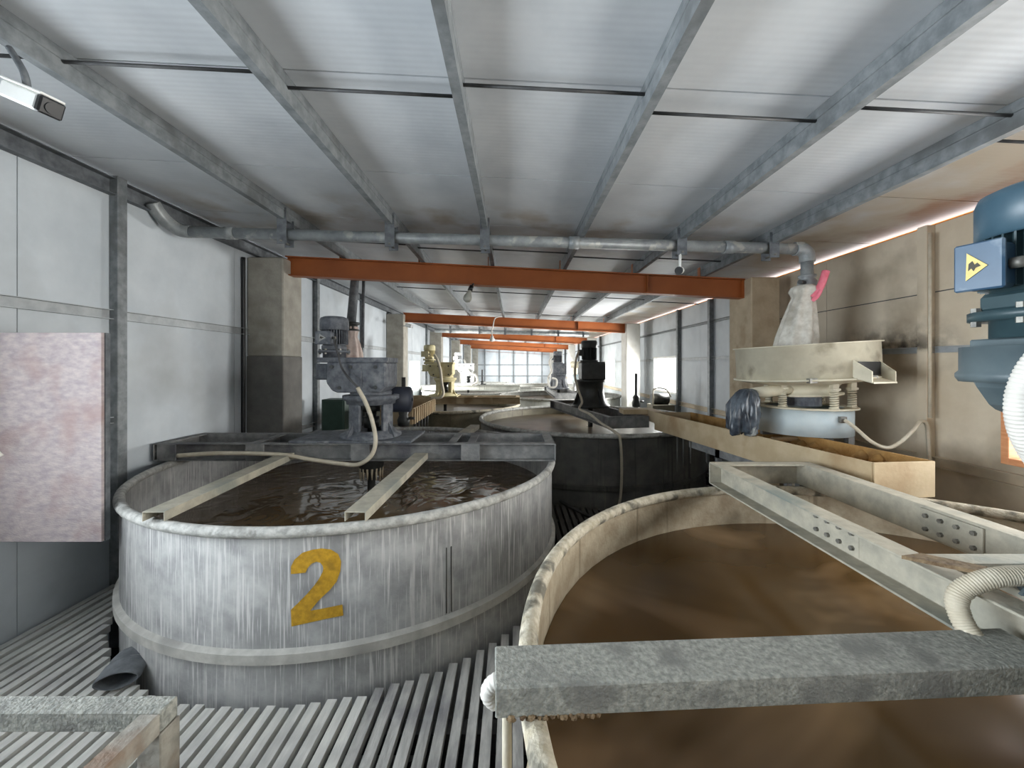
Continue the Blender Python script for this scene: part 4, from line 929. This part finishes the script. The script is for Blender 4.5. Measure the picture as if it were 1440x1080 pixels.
hose('floor_hose', [(1.05,3.55,0.18),(1.2,3.5,0.32),(1.5,3.45,0.38),(1.9,3.4,0.36),(2.1,3.4,0.2)], 0.035, 'dusty hose arched on the slats behind the near right tank', M_bridge)
# scrap sheet on the near right bridge
o = MB().ext([(0,0),(0.17,-0.05),(0.20,0.0),(0.06,0.05)], (1.345,1.38,1.03), Vector((0.75,-0.62,0.12)), Vector((0.5,0.8,0)), (0,0,0.012)).build('scrap_plate', M_rust)
tag(o, 'brown wedge of scrap lying on the near right bridge', 'scrap')
# green cabinet on a shelf by the left wall
gc = thing('green_cabinet', (-2.66,6.0,-0.5), 'dark green cabinet behind the tank 2 agitator by the left wall', 'cabinet')
MB().box(-2.82,-2.48,5.85,6.15,0.72,1.20).build('body', M_green, gc, bevel=0.006)
MB().box(-2.80,-2.50,5.838,5.852,0.74,1.18).build('door', M_green, gc, bevel=0.004)
MB().box(-3.0,-2.4,5.8,6.2,0.68,0.72).build('shelf', M_bridge, gc)
for x in (-2.95,-2.45): MB().box(x-0.03,x+0.03,5.82,5.88,-0.5,0.68).build('leg', M_bridge, gc)
# pump by the right window
pm = thing('pump_set', (3.05,8.2,-0.5), 'small dark pump with bent pipe by the right-hand window', 'pump')
MB().box(2.82,3.27,8.06,8.42,-0.5,0.90).build('plinth', M_tano, pm, bevel=0.01)
MB().cyl((2.86,8.25,1.01),(3.2,8.25,1.01),0.11,n=18).build('pump_body', M_agd, pm)
MB().tube([(2.84,8.1,0.9),(2.84,8.1,1.14),(2.86,8.1,1.22),(3.0,8.1,1.24),(3.12,8.1,1.2),(3.2,8.1,1.06)], 0.016, n=8).build('bent_pipe', M_hose, pm)
# far vibrating sieve
fs = thing('vibrating_sieve', (2.3,13.9,-0.5), 'small far cream sieve right of the far grey agitator', 'sieve')
MB().lathe([(0.02,1.62),(0.30,1.62),(0.32,1.84),(0.31,1.84),(0.30,1.65)], (2.3,13.9,0), 28).build('screen_pan', M_cream, fs)
MB().lathe([(0.22,1.08),(0.24,1.08),(0.24,1.38),(0.02,1.38)], (2.3,13.9,0), 24).build('base_drum', M_drum, fs)
for a in (0.3,1.9,3.5,5.1): MB().cyl((2.3+.2*math.cos(a),13.9+.2*math.sin(a),1.38),(2.3+.2*math.cos(a),13.9+.2*math.sin(a),1.63),0.03,n=8).build('spring', M_cream, fs)
for a in (0.5,2.1,3.7): MB().cyl((2.3+.22*math.cos(a),13.9+.22*math.sin(a),-0.5),(2.3+.22*math.cos(a),13.9+.22*math.sin(a),1.09),0.03,n=8).build('leg', M_bridge, fs)

hose('black_cable', [(-3.12,4.60,2.95),(-3.13,4.615,2.4),(-3.125,4.61,1.7),(-3.13,4.615,0.9),(-3.13,4.61,0.0)], 0.022, 'black cable running down beside the first left pillar', M_black, cat='cable')
